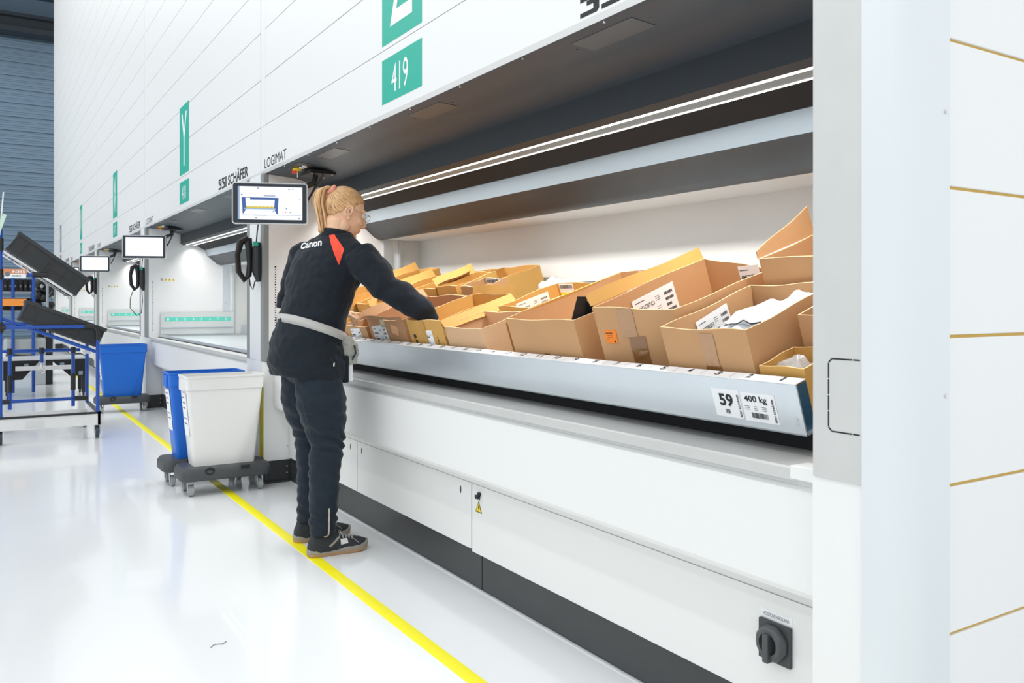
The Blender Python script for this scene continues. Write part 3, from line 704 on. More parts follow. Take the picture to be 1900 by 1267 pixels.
# ================================================================ touch screens on the machines
def screen(k):
    y0 = PITCH*k; c = Vector((1.385, 4.79+y0, 1.662))
    yaw = math.radians(-22); X = Vector((math.cos(yaw), math.sin(yaw), 0)); N = Vector((X.y, -X.x, 0)); Z = Vector((0, 0, 1))
    lab = ['touch screen with a blue and yellow machine picture, beside the worker\'s head', 'white touch screen above the white bin, second from the camera', 'white touch screen above the far blue bin, third from the camera', 'small distant white touch screen, fourth from the camera', 'tiny farthest touch screen, mostly behind the black crate'][k]
    R = thing('touch_screen', lab, 'monitor', c, 'touch screens on the machines')
    hw, hh = .207, .117
    def rr(b, w_, h, r, d0, d1, n=6):
        P = []
        for cx, cy, a0 in ((w_-r, h-r, 0), (-w_+r, h-r, PI/2), (-w_+r, -h+r, PI), (w_-r, -h+r, 1.5*PI)):
            for i in range(n+1): a = a0+PI/2*i/n; P.append((cx+r*math.cos(a), cy+r*math.sin(a)))
        A = [b.v(c+X*x+Z*y+N*d0) for x, y in P]; B2 = [b.v(c+X*x+Z*y+N*d1) for x, y in P]; b.skin([A, B2])
    b = MB(); rr(b, hw, hh, .016, -.030, .004); b.build('housing', mat('silver_housing', (.62, .64, .66), .3, .3), R, True)
    b = MB(); rr(b, hw-.006, hh-.006, .012, .004, .0055); b.build('bezel', mat('bezel_glass', (.015, .022, .035), .12), R)
    M = frame(c+N*.0058, X, Z)
    g = plate(M, -.175, .178, -.092, .094, .0006).build('display', mat('screen_glow', (.1, .1, .1), .3, emit=(.90, .95, 1), estr=1.0), R)
    if k == 0:
        def em(n, col): return mat('screen_'+n, (0, 0, 0), .4, emit=col, estr=1.)
        pr = Print(M, .0010); W = lambda x: -.175+x*.353; H = lambda y: .094-y*.186
        pr.rect(W(0), W(.03), H(1), H(0)); pr.build('screen_edge', em('edge', s2l(150, 175, 205)), g)
        pr = Print(M, .0011); pr.poly([(W(.06), H(.33)), (W(.62), H(.33)), (W(.62), H(.40)), (W(.06), H(.40))]).poly([(W(.06), H(.33)), (W(.12), H(.40)), (W(.13), H(.68)), (W(.09), H(.82)), (W(.075), H(.82))]).poly([(W(.63), H(.33)), (W(.57), H(.40)), (W(.56), H(.68)), (W(.60), H(.83)), (W(.615), H(.83))])
        pr.rect(W(.40), W(.58), H(.285), H(.265)).rect(W(.06), W(.98), H(.872), H(.865)).rect(W(.25), W(.45), H(.878), H(.862))
        for x, y in ((.27, .95), (.94, .95), (.74, .66), (.05, .25), (.54, .74), (.30, .05), (.84, .06), (.78, .07)): pr.rect(W(x), W(x+.025), H(y+.012), H(y-.012))
        pr.build('screen_drawing', em('blue', s2l(60, 95, 160)), g)
        pr = Print(M, .0012); pr.rect(W(.10), W(.58), H(.69), H(.65)); pr.build('screen_shelf', em('pale_blue', s2l(150, 185, 215)), g)
        pr = Print(M, .0013); pr.rect(W(.13), W(.56), H(.655), H(.60)); pr.build('screen_tray', em('yellow', s2l(225, 205, 80)), g)
        pr = Print(M, .0015)
        for i in range(20): pr.rect(W(.135+.021*i), W(.145+.021*i), H(.655), H(.615+.015*(i % 3)))
        pr.build('screen_boxes', em('brown', s2l(190, 150, 70)), g)
        pr = Print(M, .0014); pr.rect(W(.12), W(.19), H(.44), H(.345)); pr.build('screen_box', em('white', (1, 1, 1)), g)
        pr = Print(M, .0014); pr.rect(W(.95), W(.965), H(.38), H(.355)).rect(W(.80), W(.825), H(.785), H(.765)); pr.build('screen_icon', em('green', s2l(30, 170, 140)), g)
        pr = Print(M, .0014); pr.rect(W(.73), W(.75), H(.785), H(.765)); pr.build('screen_icon', em('red', s2l(230, 110, 80)), g)
    else:
        Print(M, .001).rect(-.165, -.155, -.085, -.078).build('screen_icon', mat('screen_blue', (0, 0, 0), .4, emit=s2l(60, 95, 160)), g)
    # swivel arm up to the canopy
    e = c-N*.03
    b = MB(); b.obox(e-N*.014, X, Z, N, .05, .05, .014); b.tube([e-N*.02+Z*.01, e-N*.06+X*.03+Z*.05, Vector((c.x+.245, c.y-.02, 1.79)), Vector((c.x+.265, c.y-.02, 1.855))], .016, 12)
    b.obox(Vector((c.x+.27, c.y-.02, 1.848)), (1, 0, 0), (0, 1, 0), (0, 0, 1), .075, .10, .010)
    ar = b.build('swivel_arm', BLACK, R, True)
    b = MB()
    for x, y in ((-.06, -.08), (.06, -.08), (.06, .06)): b.ell((c.x+.27+x, c.y-.02+y, 1.837), (.006, .006, .004), n=8, m=4)
    b.build('bolt', CHROME, ar)
    b = MB(); b.tube([e+X*.08-Z*.02, e+X*.16-N*.05-Z*.03, e+X*.20-N*.10+Z*.04, Vector((c.x+.28, c.y-.1, 1.845))], .007, 8); b.build('cable', BLACK, R, True)
    # hand scanner in its holder on the pillar
    y1 = Y0B+PITCH*(k+1); p = Vector((FX-.0035, y1-.005, 1.37))
    R2 = thing('hand_scanner', ['black hand scanner hanging under the nearest touch screen', 'black hand scanner with curly loop cable, hanging on the pillar past the white bin', 'black hand scanner on the third pillar from the camera', 'black hand scanner on the fourth pillar', 'black hand scanner on the farthest pillar'][k], 'scanner', p, 'hand scanners on the pillars')
    b = MB(); q = p+Vector((-.055, 0, 0))
    b.tube([q+Vector((.045, 0, .10)), q+Vector((.035, 0, .06)), q+Vector((.035, 0, -.08)), q+Vector((.045, 0, -.14))], [.014, .026, .026, .012], 12, 1.2); b.build('cradle', BLACK, R2, True)
    b = MB(); q2 = q+Vector((-.012, .035, 0))
    ptsl = [q2+Vector((-.0, 0, .125)), q2+Vector((-.045, 0, .10)), q2+Vector((-.062, 0, .02)), q2+Vector((-.055, 0, -.08)), q2+Vector((-.02, 0, -.13)), q2+Vector((.006, 0, -.10)), q2+Vector((.012, 0, -.03)), q2+Vector((.008, 0, .06)), q2+Vector((-.0, 0, .125))]
    b.tube(ptsl, [.018, .020, .015, .015, .014, .013, .013, .016, .018], 10, 1.4); b.build('scanner_body', BLACK, R2, True)
    b = MB(); b.obox(q+Vector((.02, -.024, .09)), (1, 0, 0), (0, 1, 0), (0, 0, 1), .014, .004, .014); b.build('green_tag', TEAL, R2)
    b = MB(); b.tube([q+Vector((.03, 0, .10)), q+Vector((.035, 0, .16)), q+Vector((.04, -.02, .24))], .004, 8)
    if k == 1: b.tube([q2+Vector((-.03, 0, -.12)), q2+Vector((-.07, -.05, -.22)), q2+Vector((-.08, -.1, -.32)), q2+Vector((-.02, -.14, -.40)), q2+Vector((.03, -.1, -.37)), q2+Vector((.05, -.03, -.25)), q+Vector((.03, 0, -.12))], .004, 8)
    else: b.tube([q2+Vector((.006, 0, -.10)), q2+Vector((.015, 0, -.16)), q2+Vector((.03, 0, -.19)), q2+Vector((.04, -.01, -.14)), q+Vector((.04, 0, -.12))], .004, 8)
    b.build('cable', BLACK, R2, True)
for k in range(5): screen(k)
# ================================================================ waste bins on dollies
def bin_(name, label, c, m, paper=True, ht=.53):
    """tall narrow bin: c = centre of its floor, long side along x"""
    R = thing(name, label, 'bin', c); cx, cy, cz = c; b = MB()
    def rect(hx, hy, z, r=.02, n=4):
        P = []
        for sx, sy, a0 in ((1, 1, 0), (-1, 1, PI/2), (-1, -1, PI), (1, -1, 1.5*PI)):
            for i in range(n+1): a = a0+PI/2*i/n; P.append(b.v((cx+sx*(hx-r)+r*math.cos(a), cy+sy*(hy-r)+r*math.sin(a), cz+z)))
        return P
    rs = [rect(.170, .080, 0), rect(.174, .082, .02), rect(.213, .106, ht-.085), rect(.2135, .106, ht-.08)]
    rs += [rect(.219, .112, ht-.079), rect(.222, .114, ht-.012), rect(.226, .118, ht-.01), rect(.226, .118, ht), rect(.214, .108, ht), rect(.208, .102, ht-.08), rect(.168, .078, .012)]
    b.skin(rs); b.build('bin_body', m, R, True)
    b = MB()
    for s in (-1, 1): b.obox((cx+s*.190*1.0, cy-.100, cz+.27), (s*.075, -.045, 1), (1, 0, 0), (0, 1, 0), .20, .005, .004)
    b = MB(); b.obox((cx-.222, cy, cz+ht-.05), (1, 0, 0), (0, 1, 0), (0, 0, 1), .008, .055, .035); b.obox((cx+.222, cy, cz+ht-.05), (1, 0, 0), (0, 1, 0), (0, 0, 1), .008, .055, .035); b.build('grip', m, R, bevel=.004)
    if paper:
        M = frame((cx-.2138, cy+.06, cz+ht-.09), (0, -1, 0), (.079, 0, -1)); M = frame((cx-.196, cy+.062, cz+ht-.30), (0, -1, 0), (-.095, 0, 1))
        p = plate(M, -.0, .125, -.05, .20, .0006).build('paper_notice', PAPER, R)
        pr = Print(M, .0014); pr.lines(.02, .17, .085, 3, .03, .007).lines(.02, .05, .085, 2, .03, .006); pr.build('notice_print', GREYINK, p)
    return R
def dolly(label, c):
    R = thing('bin_dolly', label, 'dolly', c, 'dollies under the bins'); cx, cy, cz = c
    def deck(z, g, b):
        P = []
        for sx, sy, a0 in ((1, 1, 0), (-1, 1, PI/2), (-1, -1, PI), (1, -1, 1.5*PI)):
            for i in range(6): a = a0+PI/2*i/5; P.append(b.v((cx+sx*.195+g*.06*math.cos(a)+0, cy+sy*.085+g*.05*math.sin(a), z)))
        return P
    b = MB(); b.skin([deck(.088, .8, b), deck(.094, 1, b), deck(.138, 1, b), deck(.160, .72, b), deck(.161, .2, b)]); b.build('deck', DOLLY, R, True)
    b = MB(); b.torus((cx-.10, cy-.132, .142), Vector((1, 0, 0)), Vector((0, 0, 1)), .022, .006, 16, 6, .8); b.obox((cx+.10, cy-.135, .150), (1, 0, 0), (0, 1, 0), (0, 0, 1), .024, .004, .010); b.build('latch', BLACK, R, True)
    for sx in (-1, 1):
        for sy in (-1, 1):
            x, y = cx+sx*.195, cy+sy*.085
            b = MB(); b.cyl((x-.011, y, .033), (x+.011, y, .033), .0325, 20)
            wh = b.build('caster_wheel', RUB, R, True)
            b = MB(); b.cyl((x-.0125, y, .033), (x+.0125, y, .033), .016, 16); b.obox((x+.015, y+.008, .055), (0, .3, 1), (1, 0, 0), (0, 1, -.3), .034, .002, .014); b.obox((x-.015, y+.008, .055), (0, .3, 1), (1, 0, 0), (0, 1, -.3), .034, .002, .014); b.obox((x, y+.016, .086), (1, 0, 0), (0, 1, 0), (0, 0, 1), .018, .018, .004)
            b.build('caster_fork', CHROME, wh)
    return R
bin_('waste_bin', 'white plastic bin standing before the pillar, in front of the blue bin', (1.205, 5.16, .15), WHITEP)
d0 = dolly('dark grey dolly under the white bin', (1.205, 5.14, 0))
bin_('waste_bin', 'blue plastic bin directly behind the white bin, with a paper notice', (1.17, 5.47, .15), BLUEP)
dup(d0, (-.035, .345, 0), 'dark grey dolly behind, under the near blue bin')
bin_('waste_bin', 'blue plastic bin standing alone by the second pillar, beyond the blue-framed cart', (1.215, 9.42, .15), BLUEP)
dup(d0, (.01, 4.27, 0), 'dark grey dolly under the far blue bin')
# ================================================================ blue tube cart with black crates
ct = thing('picking_cart', 'blue tube-frame cart with sloping crate lanes at the left edge', 'cart', (.32, 8.0, 0))
YF, YR = 7.6, 8.42
def joint(b, p, d): b.tube([Vector(p)-Vector(d)*.045, Vector(p)+Vector(d)*.045], .021, 12)
b = MB(); b.box(-.30, .82, YF-.01, YF+.012, .115, .205); b.box(-.30, .82, YR+.01, YR+.03, .095, .155); b.box(.80, .82, YF-.01, YR+.03, .115, .205); b.box(-.30, -.28, YF-.01, YR+.03, .115, .205); base = b.build('base_board', mat('white_laminate', (.74, .74, .73), .4), ct)
MB().box(-.31, .825, YF-.016, YF+.016, .205, .220).box(.795, .825, YF-.016, YR+.036, .205, .220).build('board_mat', BLACK, base)
MB().box(.29, .42, YF-.0125, YF-.009, .125, .178).build('handle_notch', mat('white_laminate_b', (.66, .66, .65), .4), base)
for x in (.80, .10):
    for y in (YF+.04, YR-.03):
        xx = x if y < 8 else x-.02
        if x < .5: xx = .125 if y < 8 else .12
        b = MB(); b.cyl((xx-.013, y, .055), (xx+.013, y, .055), .052, 24); wh = b.build('caster_wheel', mat('dark_blue_rubber', (.03, .045, .06), .5), ct, True)
        b = MB(); b.cyl((xx-.0145, y, .055), (xx+.0145, y, .055), .022, 16); b.obox((xx+.02, y, .085), (0, .15, 1), (1, 0, 0), (0, 1, 0), .042, .002, .02); b.obox((xx-.02, y, .085), (0, .15, 1), (1, 0, 0), (0, 1, 0), .042, .002, .02); b.obox((xx, y, .122), (1, 0, 0), (0, 1, 0), (0, 0, 1), .034, .034, .005); b.build('caster_fork', CHROME, wh)
def bar(pts, name='frame_tube', r=.0145): b = MB(); b.tube(pts, r, 12); return b.build(name, BLUET, ct, True)
zt = .91
bar([(.80, YF, .22), (.80, YF, .86)]); bar([(.76, YF, zt), (-.30, YF, zt)])
b = MB(); b.tube([(.70, YF, zt), (.755, YF, zt), (.79, YF, zt-.015), (.80, YF, zt-.045), (.80, YF, zt-.11)], .020, 12); b.build('elbow_joint', BLACK, ct, True)
bar([(.80, YR, .22), (.80, YR, .86)]); bar([(.76, YR, zt+.01), (-.30, YR, zt+.01)])
b = MB(); b.tube([(.70, YR, zt+.01), (.755, YR, zt+.01), (.79, YR, zt-.005), (.80, YR, zt-.045), (.80, YR, zt-.09)], .020, 12); b.build('elbow_joint', BLACK, ct, True)
bar([(.125, YF, .22), (.125, YF, 1.75)]); bar([(.12, YR, .22), (.12, YR, 1.75)])
bar([(.20, YR-.3, .22), (.20, YR-.3, .70)]); bar([(.665, YR-.3, .22), (.665, YR-.3, .70)])
bar([(.10, YR-.3, .70), (.72, YR-.3, .70)]); bar([(.10, YR-.3, .285), (.76, YR-.3, .285)])
bar([(.43, YR-.3, .72), (.43, YR-.3, .60)])
b = MB()
for x in (.20, .665, .43): b.tube([(x, YR-.3, .675), (x, YR-.3, .725)], .021, 12)
for x in (.20, .665): b.tube([(x, YR-.3, .36), (x, YR-.3, .50)], .021, 12)
for x in (.15, .73): b.tube([(x-.05, YR-.3, .285), (x+.05, YR-.3, .285)], .021, 12)
b.tube([(.10, YF, .91), (.16, YF, .91)], .021, 12); b.tube([(.125, YF, 1.50), (.125, YF, 1.60)], .022, 12)
for z in (.91, 1.32): b.tube([(.125, YF, z-.04), (.125, YF, z+.04)], .022, 12)
b.build('tube_clamp', BLACK, ct, True)
b = MB(); b.torus((.43, YR-.32, .535), Vector((1, 0, 0)), Vector((0, 0, 1)), .022, .004); b.tube([(.43, YR-.3, .60), (.43, YR-.31, .56)], .008, 8); b.build('hook', CHROME, ct, True)
bar([(.125, YF, 1.32), (.42, YF, 1.32)]); bar([(.125, YF, 1.32), (.12, YR, 1.32)])
b = MB(); b.tube([(.34, YF, 1.32), (.44, YF, 1.32)], .021, 12); b.build('tube_clamp', BLACK, ct, True)
# sloping lanes
lanes = []
for (x0, z0, x1, z1) in ((.14, 1.50, .62, 1.16), (.13, .98, .80, .70)):
    for y in (YF+.02, YF+.42):
        b = MB(); b.tube([(x0, y, z0), (x1, y, z1)], .013, 10); b.build('lane_rail', BLUET if z0 < 1.2 else CHROME, ct, True)
    b = MB(); d = Vector((x1-x0, 0, z1-z0)).normalized(); nn = Vector((-d.z, 0, d.x))
    for i in range(10):
        q = Vector((x0, 0, z0))+d*(.05+i*.055); b.cyl(q+Vector((0, YF+.03, 0)), q+Vector((0, YF+.41, 0)), .006, 8)
    b.build('lane_roller', CHROME, ct, True)
b = MB(); b.box(.145, .30, YF-.025, YF-.019, 1.315, 1.362); pl = b.build('location_sign', mat('orange_brown_sign', s2l(214, 140, 92), .5), ct)
MB().box(.15, .295, YF-.0262, YF-.0252, 1.293, 1.325).build('sign_strip', PAPER, pl)
M = frame((.205, YF-.0256, 1.331), (1, 0, 0), (0, 0, 1)); Print(M, .0008).text('N315', 0, 0, .022, .085, bold=.03).build('sign_text', PAPER, pl)
Print(frame((.205, YF-.0266, 1.303), (1, 0, 0), (0, 0, 1)), .0008).bars(0, 0, .06, .012, 10).disc(-.035, .018, .018).build('sign_bars', GREYINK, pl)
b = MB(); b.box(.115, .17, YR-.33, YR-.32, .655, .69); b.box(.74, .80, YR-.33, YR-.32, .665, .695); b.build('white_tag', PAPER, ct)
b = MB(); b.tube([(.12, YF-.02, 1.62), (.145, YF-.02, 1.95)], .005, 8); b.build('flag_pole', WHITEP, ct); b = MB(); b.obox((.13, YF-.02, 1.70), (.3, 0, 1), (0, 1, 0), (1, 0, -.3), .08, .01, .012); b.build('pale_ribbon', mat('pale_green', s2l(200, 225, 205), .5), ct)
def crate(label, p, ang):
    L, W, Hh = .60, .40, .17; ca, sa = math.cos(ang), math.sin(ang)
    Dx, Dz, Dy = Vector((ca, 0, -sa)), Vector((sa, 0, ca)), Vector((0, 1, 0)); p = Vector(p)
    b = MB(lambda q: p+Dx*q[0]+Dy*q[1]+Dz*q[2]); t = .006
    b.box(0, L, 0, W, 0, .006); b.box(0, L, 0, t, 0, Hh); b.box(0, L, W-t, W, 0, Hh); b.box(0, t, 0, W, 0, Hh); b.box(L-t, L, 0, W, 0, Hh)
    o = b.build('crate', CRATE); tag(o, label, 'crate', 'black crates on the cart')
    b = MB(lambda q: p+Dx*q[0]+Dy*q[1]+Dz*q[2])
    b.box(-.010, L+.010, -.010, .002, Hh-.028, Hh); b.box(-.010, L+.010, W-.002, W+.010, Hh-.028, Hh); b.box(-.010, .002, 0, W, Hh-.028, Hh); b.box(L-.002, L+.010, 0, W, Hh-.028, Hh)
    b.box(-.004, L+.004, -.006, .001, .0, .022)
    for x in (.0, .085, .285, .31, .50, .592): b.box(x, x+.008, -.007, .001, .0, Hh-.02)
    for x in (.31, .43): b.box(x, x+.004, -.005, .001, .03, Hh-.03)
    b.box(.292, .50, -.005, .001, .06, .064)
    b.build('rim_ribs', mat('crate_rib', (.026, .028, .030), .4), o)
crate('black crate sliding steeply on the upper lane of the blue cart', (.160, YF+.02, 1.515), math.radians(36.5))
crate('black crate on the lower sloping lane of the blue cart', (.245, YF+.02, .965), math.radians(22.5))
# ================================================================ far background
def post(px, y0, y1, Y, r=.022):
    a, c = at(px, y0, Y), at(px, y1, Y); b = MB(); b.tube([a, c], r, 10); return b
R = thing('storage_rack', 'blue-posted rack with black part bins in the far background', 'rack', at(40, 700, 12.0))
z0 = 0
for px in (24, 62): a = at(px, 600, 12.0); b = MB(); b.tube([(a.x, 12.0, 0), (a.x, 12.0, 1.45)], .02, 10); b.build('post', BLUET, R, True)
for px in (24, 62): a = at(px, 600, 12.6); b = MB(); b.tube([(a.x, 12.6, 0), (a.x, 12.6, 1.45)], .02, 10); b.build('post', BLUET, R, True)
a0, a1 = at(4, 600, 12).x, at(64, 600, 12).x
for z in (1.24, 1.01, .80, .45): MB().box(a0, a1, 12.0, 12.62, z-.015, z).build('rack_shelf', mat('rack_shelf_steel', (.25, .27, .29), .5), R)
for zz, n in ((1.24, 6), (1.01, 6)):
    for i in range(n):
        x = a0+.01+(a1-a0-.02)*i/n; wdt = (a1-a0-.02)/n-.008
        b = MB(); b.box(x, x+wdt, 12.0, 12.35, zz+.002, zz+.15)
        o = tag(b.build('part_bin', BLACKM, bevel=.004), 'small black part bin on the far blue rack', 'part bin', 'black part bins on the far rack')
        MB().box(x+wdt*.3, x+wdt*.6, 11.997, 12.0, zz+.05, zz+.08).build('bin_label', GREYINK, o)
p = at(25, 563, 11.9); tag(MB().box(p.x-.13, p.x+.14, 11.93, 11.99, 1.062, 1.15).build('orange_box', mat('orange_box_paint', s2l(240, 150, 60), .5)), 'orange and white box hung on the far blue rack', 'box')
p = at(75, 690, 13.0)
R = thing('label_printer', 'grey cabinet with dark side on the floor behind the cart', 'machine', (p.x, 13.0, 0))
q0, q1, q2 = at(64, 0, 13).x, at(85, 0, 13).x, at(98, 0, 13).x
MB().box(q0, q1, 13.0, 13.4, 0, .62).build('cabinet', mat('pale_grey_cabinet', (.5, .53, .55), .5), R, bevel=.01); MB().box(q1+.002, q2, 13.02, 13.38, 0, .64).build('dark_side', BLACK, R)
# dark clutter machine behind
R = thing('packing_machine', 'dark machine with cables and round parts beyond the rack', 'machine', at(82, 700, 14.5)*1)
R.location.z = 0; rd = random.Random(5); x0, x1 = at(65, 0, 14.5).x, at(99, 0, 14.5).x
MB().box(x0+.04, x1-.03, 14.5, 15.0, 0, .95).build('stand', BLACKM, R)
b = MB()
for i in range(22):
    b.ell((rd.uniform(x0, x1), 14.45+rd.uniform(0, .2), rd.uniform(.90, 1.40)), [rd.uniform(.03, .09)]*3, n=10, m=6)
b.build('hose_reel', BLACK, R, True)
b = MB()
for i in range(7): b.ell((rd.uniform(x0, x1), 14.38, rd.uniform(.95, 1.38)), (.025, .02, .03), n=8, m=5)
b.build('light_fitting', RUB, R, True)
b = MB(); xx = at(88, 0, 14.3).x; b.tube([(xx, 14.3, 0), (xx, 14.3, 1.36)], .018, 8); b.build('upright', mat('grey_upright', (.3, .33, .36), .5), R, True)
# packing table with folded legs
Y = 11.2; A = at(6, 705, Y); B2 = at(160, 703, Y); zt_, zb_ = at(0, 656, Y).z, at(0, 703, Y).z
R = thing('flight_case_table', 'black panelled table with a notched lower edge and grey rail, behind the cart', 'table', ((A.x+B2.x)/2, Y, 0))
Wd = B2.x-A.x; zt_ = .44
def tx(f): return A.x+Wd*f
MB(lambda q: Vector(q)).prism([(tx(0), .22), (tx(.22), .22), (tx(.44), zt_), (tx(0), zt_)], Y, Y+.03).build('side_panel', BLACKM, R)
MB().prism([(tx(.56), zt_), (tx(.80), .24), (tx(1), .24), (tx(1), zt_)], Y, Y+.03).build('side_panel', BLACKM, R)
MB().box(tx(.14), tx(.82), Y-.03, Y-.01, .325, .375).build('rail', mat('grey_rail', (.55, .55, .54), .4), R)
MB().box(tx(0), tx(1), Y, Y+.6, zt_, zt_+.02).build('table_top', mat('table_top_grey', (.5, .52, .54), .4), R)
b = MB()
for f, z in ((.27, zt_-.06), (.70, zt_-.06), (.08, .255), (.93, .275)): b.box(tx(f)-.022, tx(f)+.022, Y-.006, Y, z-.022, z+.022)
b.build('panel_badge', mat('badge_blue_grey', s2l(120, 135, 150), .5), R)
b = MB()
for f in (.04, .96):
    b.cyl((tx(f), Y+.05, .04), (tx(f)+.02, Y+.05, .04), .04, 14); b.cyl((tx(f), Y+.5, .04), (tx(f)+.02, Y+.5, .04), .04, 14)
for f in (.04, .96): b.box(tx(f)-.01, tx(f)+.03, Y+.03, Y+.09, .04, .44); b.box(tx(f)-.01, tx(f)+.03, Y+.48, Y+.54, .04, .44)
b.build('table_leg', BLACK, R)
p = at(45, 615, 12.3)
tag(MB().box(p.x-.22, p.x+.22, 12.05, 12.45, .452, .66).build('paper_dispenser', mat('grey_dispenser', (.42, .45, .45), .5), bevel=.03), 'grey rounded box on the low shelf of the far rack', 'box')
# small marks lying on the floor
b = MB(); b.tube([(.62, 2.80, .002), (.635, 2.82, .002), (.66, 2.81, .002), (.675, 2.825, .002)], .0012, 6); tag(b.build('thread_scrap', GREYINK), 'tiny dark thread scrap lying on the white floor in front', 'scrap')
# ================================================================ the worker
SKIN = mat('skin', s2l(242, 198, 164), .5, bump=.08, bscale=250, var=.06, vscale=25)
NAVY = mat('navy_fleece', (.0115, .0165, .024), .85, bump=.5, bscale=260, spec=.25)
DENIM = mat('dark_stretch_denim', (.009, .0165, .027), .75, bump=.4, bscale=330, var=.3, vscale=7, spec=.3)
for m_ in (NAVY, DENIM):
    m_.node_tree.nodes['Principled BSDF'].inputs['Sheen Weight'].default_value = .12; m_.node_tree.nodes['Principled BSDF'].inputs['Sheen Roughness'].default_value = .4
person = None
def yawv(a): a = math.radians(a); return Vector((math.cos(a), -math.sin(a), 0)), Vector((math.sin(a), math.cos(a), 0))
TOR = [  # z, cx, cy, half depth, half width, yaw (torso turned a little towards the far side)
    (.765, 1.252, 3.715, .166, .194, 0), (.80, 1.246, 3.715, .170, .196, 0), (.88, 1.238, 3.715, .166, .190, 0), (.95, 1.247, 3.715, .158, .178, -3), (1.01, 1.262, 3.715, .150, .168, -5),
    (1.06, 1.277, 3.715, .148, .168, -8), (1.13, 1.298, 3.715, .150, .176, -12), (1.20, 1.316, 3.715, .150, .185, -16), (1.27, 1.332, 3.715, .142, .190, -18),
    (1.325, 1.345, 3.712, .125, .185, -20), (1.365, 1.352, 3.708, .103, .150, -20), (1.395, 1.366, 3.705, .080, .100, -20), (1.415, 1.378, 3.703, .068, .074, -20)]
def torso(b, g, z0=0, z1=9, n=28, table=TOR):
    rs = []
    for z, cx, cy, a, w_, yw in table:
        if z < z0 or z > z1: continue
        U, V = yawv(yw); rs.append(b.ring((cx, cy, z), U, V, a+g, w_+g, n))
    b.skin(rs)
SHR, SHL = Vector((1.415, 3.545, 1.318)), Vector((1.285, 3.880, 1.330))
ELR, WRR = Vector((1.495, 3.435, 1.172)), Vector((1.650, 3.365, 1.066))
ELL, WRL = Vector((1.225, 3.985, 1.105)), Vector((1.440, 3.900, 1.055))
def hand(b, wr, d, up, side, curl, s=1.):
    """palm along d, back of the hand along up, thumb on +side"""
    d, up = d.normalized(), up.normalized(); side = side.normalized()
    pc = wr+d*.050*s
    b.tube([wr-d*.02, wr+d*.012*s], [.026*s, .026*s], 12, .8, round_end=True)
    rs = []
    for f, wv, th in ((.0, .025, .017), (.03, .033, .016), (.065, .039, .015), (.088, .039, .012)):
        rs.append(b.ring(wr+d*f*s, side, up, wv*s, th*s, 14))
    b.skin(rs)
    for i, (off, L) in enumerate(((.027, .070), (.009, .078), (-.009, .072), (-.026, .056))):
        p = wr+d*.085*s+side*off*s; pts = [p-d*.01*s, p]; a = 0; q = p
        for j, fr in enumerate((.42, .32, .26)):
            a += curl*(1.0 if j else .75)*(1+.06*i); q = q+(d*math.cos(a)-up*math.sin(a))*L*fr*s; pts.append(q)
        b.tube(pts, [.0095*s, .0095*s, .0088*s, .008*s, .0072*s], 10, round_end=True)
    t0 = wr+d*.022*s+side*.026*s; t1 = t0+d*.028*s+side*.020*s-up*.008*s; t2 = t1+d*.030*s+side*.004*s-up*.012*s; t3 = t2+d*.022*s-side*.006*s-up*.008*s
    b.tube([t0, t1, t2, t3], [.015*s, .0125*s, .0105*s, .0085*s], 10, round_end=True)
# ---- head frame
HC = Vector((1.412, 3.70, 1.512)); pt = math.radians(17); hy = math.radians(3)
HFw = Vector((math.cos(pt)*math.cos(hy), math.cos(pt)*math.sin(hy), -math.sin(pt))); HS = Vector((-math.sin(hy), math.cos(hy), 0)); HU = HFw.cross(HS)
def hp(f, s, u): return HC+HFw*f+HS*s+HU*u
def he(b, c, r, n=24, m=14): b.ell(hp(*c), r, HFw, HS, HU, n, m)
b = MB()
he(b, (-.010, 0, .028), (.094, .074, .088)); he(b, (.022, 0, -.012), (.066, .060, .092)); he(b, (.040, 0, -.045), (.048, .049, .062))
he(b, (.066, 0, -.092), (.020, .022, .018)); he(b, (.036, 0, -.080), (.040, .038, .026))
for s in (-1, 1):
    he(b, (.052, s*.034, -.022), (.026, .022, .024)); he(b, (-.002, s*.048, -.060), (.026, .012, .034)); he(b, (.068, s*.026, .030), (.014, .026, .009), 16, 8)
    he(b, (.097, s*.010, -.034), (.010, .008, .007), 12, 8)
    # ear: shell, rim and lobe
    X = (HFw*.96-HU*.25).normalized(); Zz = (HU*.96+HFw*.25).normalized()
    b.ell(hp(-.012, s*.071, -.006), (.016, .008, .028), X, HS, Zz, 16, 10)
    b.torus(hp(-.014, s*.0795, .000), X, Zz, .0155, .0042, 20, 8, 1.6); b.ell(hp(-.004, s*.074, -.032), (.009, .006, .011), X, HS, Zz, 10, 8)
b.tube([hp(.086, 0, .020), hp(.097, 0, .000), hp(.110, 0, -.022), hp(.108, 0, -.033)], [.010, .0095, .0105, .009], 12, .85, round_end=True)
he(b, (.086, 0, -.053), (.012, .023, .0055), 16, 8); he(b, (.084, 0, -.064), (.011, .020, .0065), 16, 8)
b.tube([hp(-.030, 0, -.045), Vector((1.370, 3.70, 1.44)), Vector((1.350, 3.70, 1.36))], [.056, .054, .066], 20, 1., round_end=True)
b.tube([hp(.01, 0, -.085), Vector((1.405, 3.70, 1.405))], [.036, .046], 16, 1., round_end=True)
torso(b, -.022, .9, 1.385)
for sh, el, wr in ((SHR, ELR, WRR), (SHL, ELL, WRL)):
    b.tube([sh+Vector((-.01, .03 if sh.y < 3.7 else -.03, -.02)), sh.lerp(el, .5), el, el.lerp(wr, .4), wr], [.034, .036, .034, .032, .024], 14, round_end=True)
b.tube([WRR, WRR+Vector((.036, -.004, -.05))], [.028, .026], 12, round_end=True)
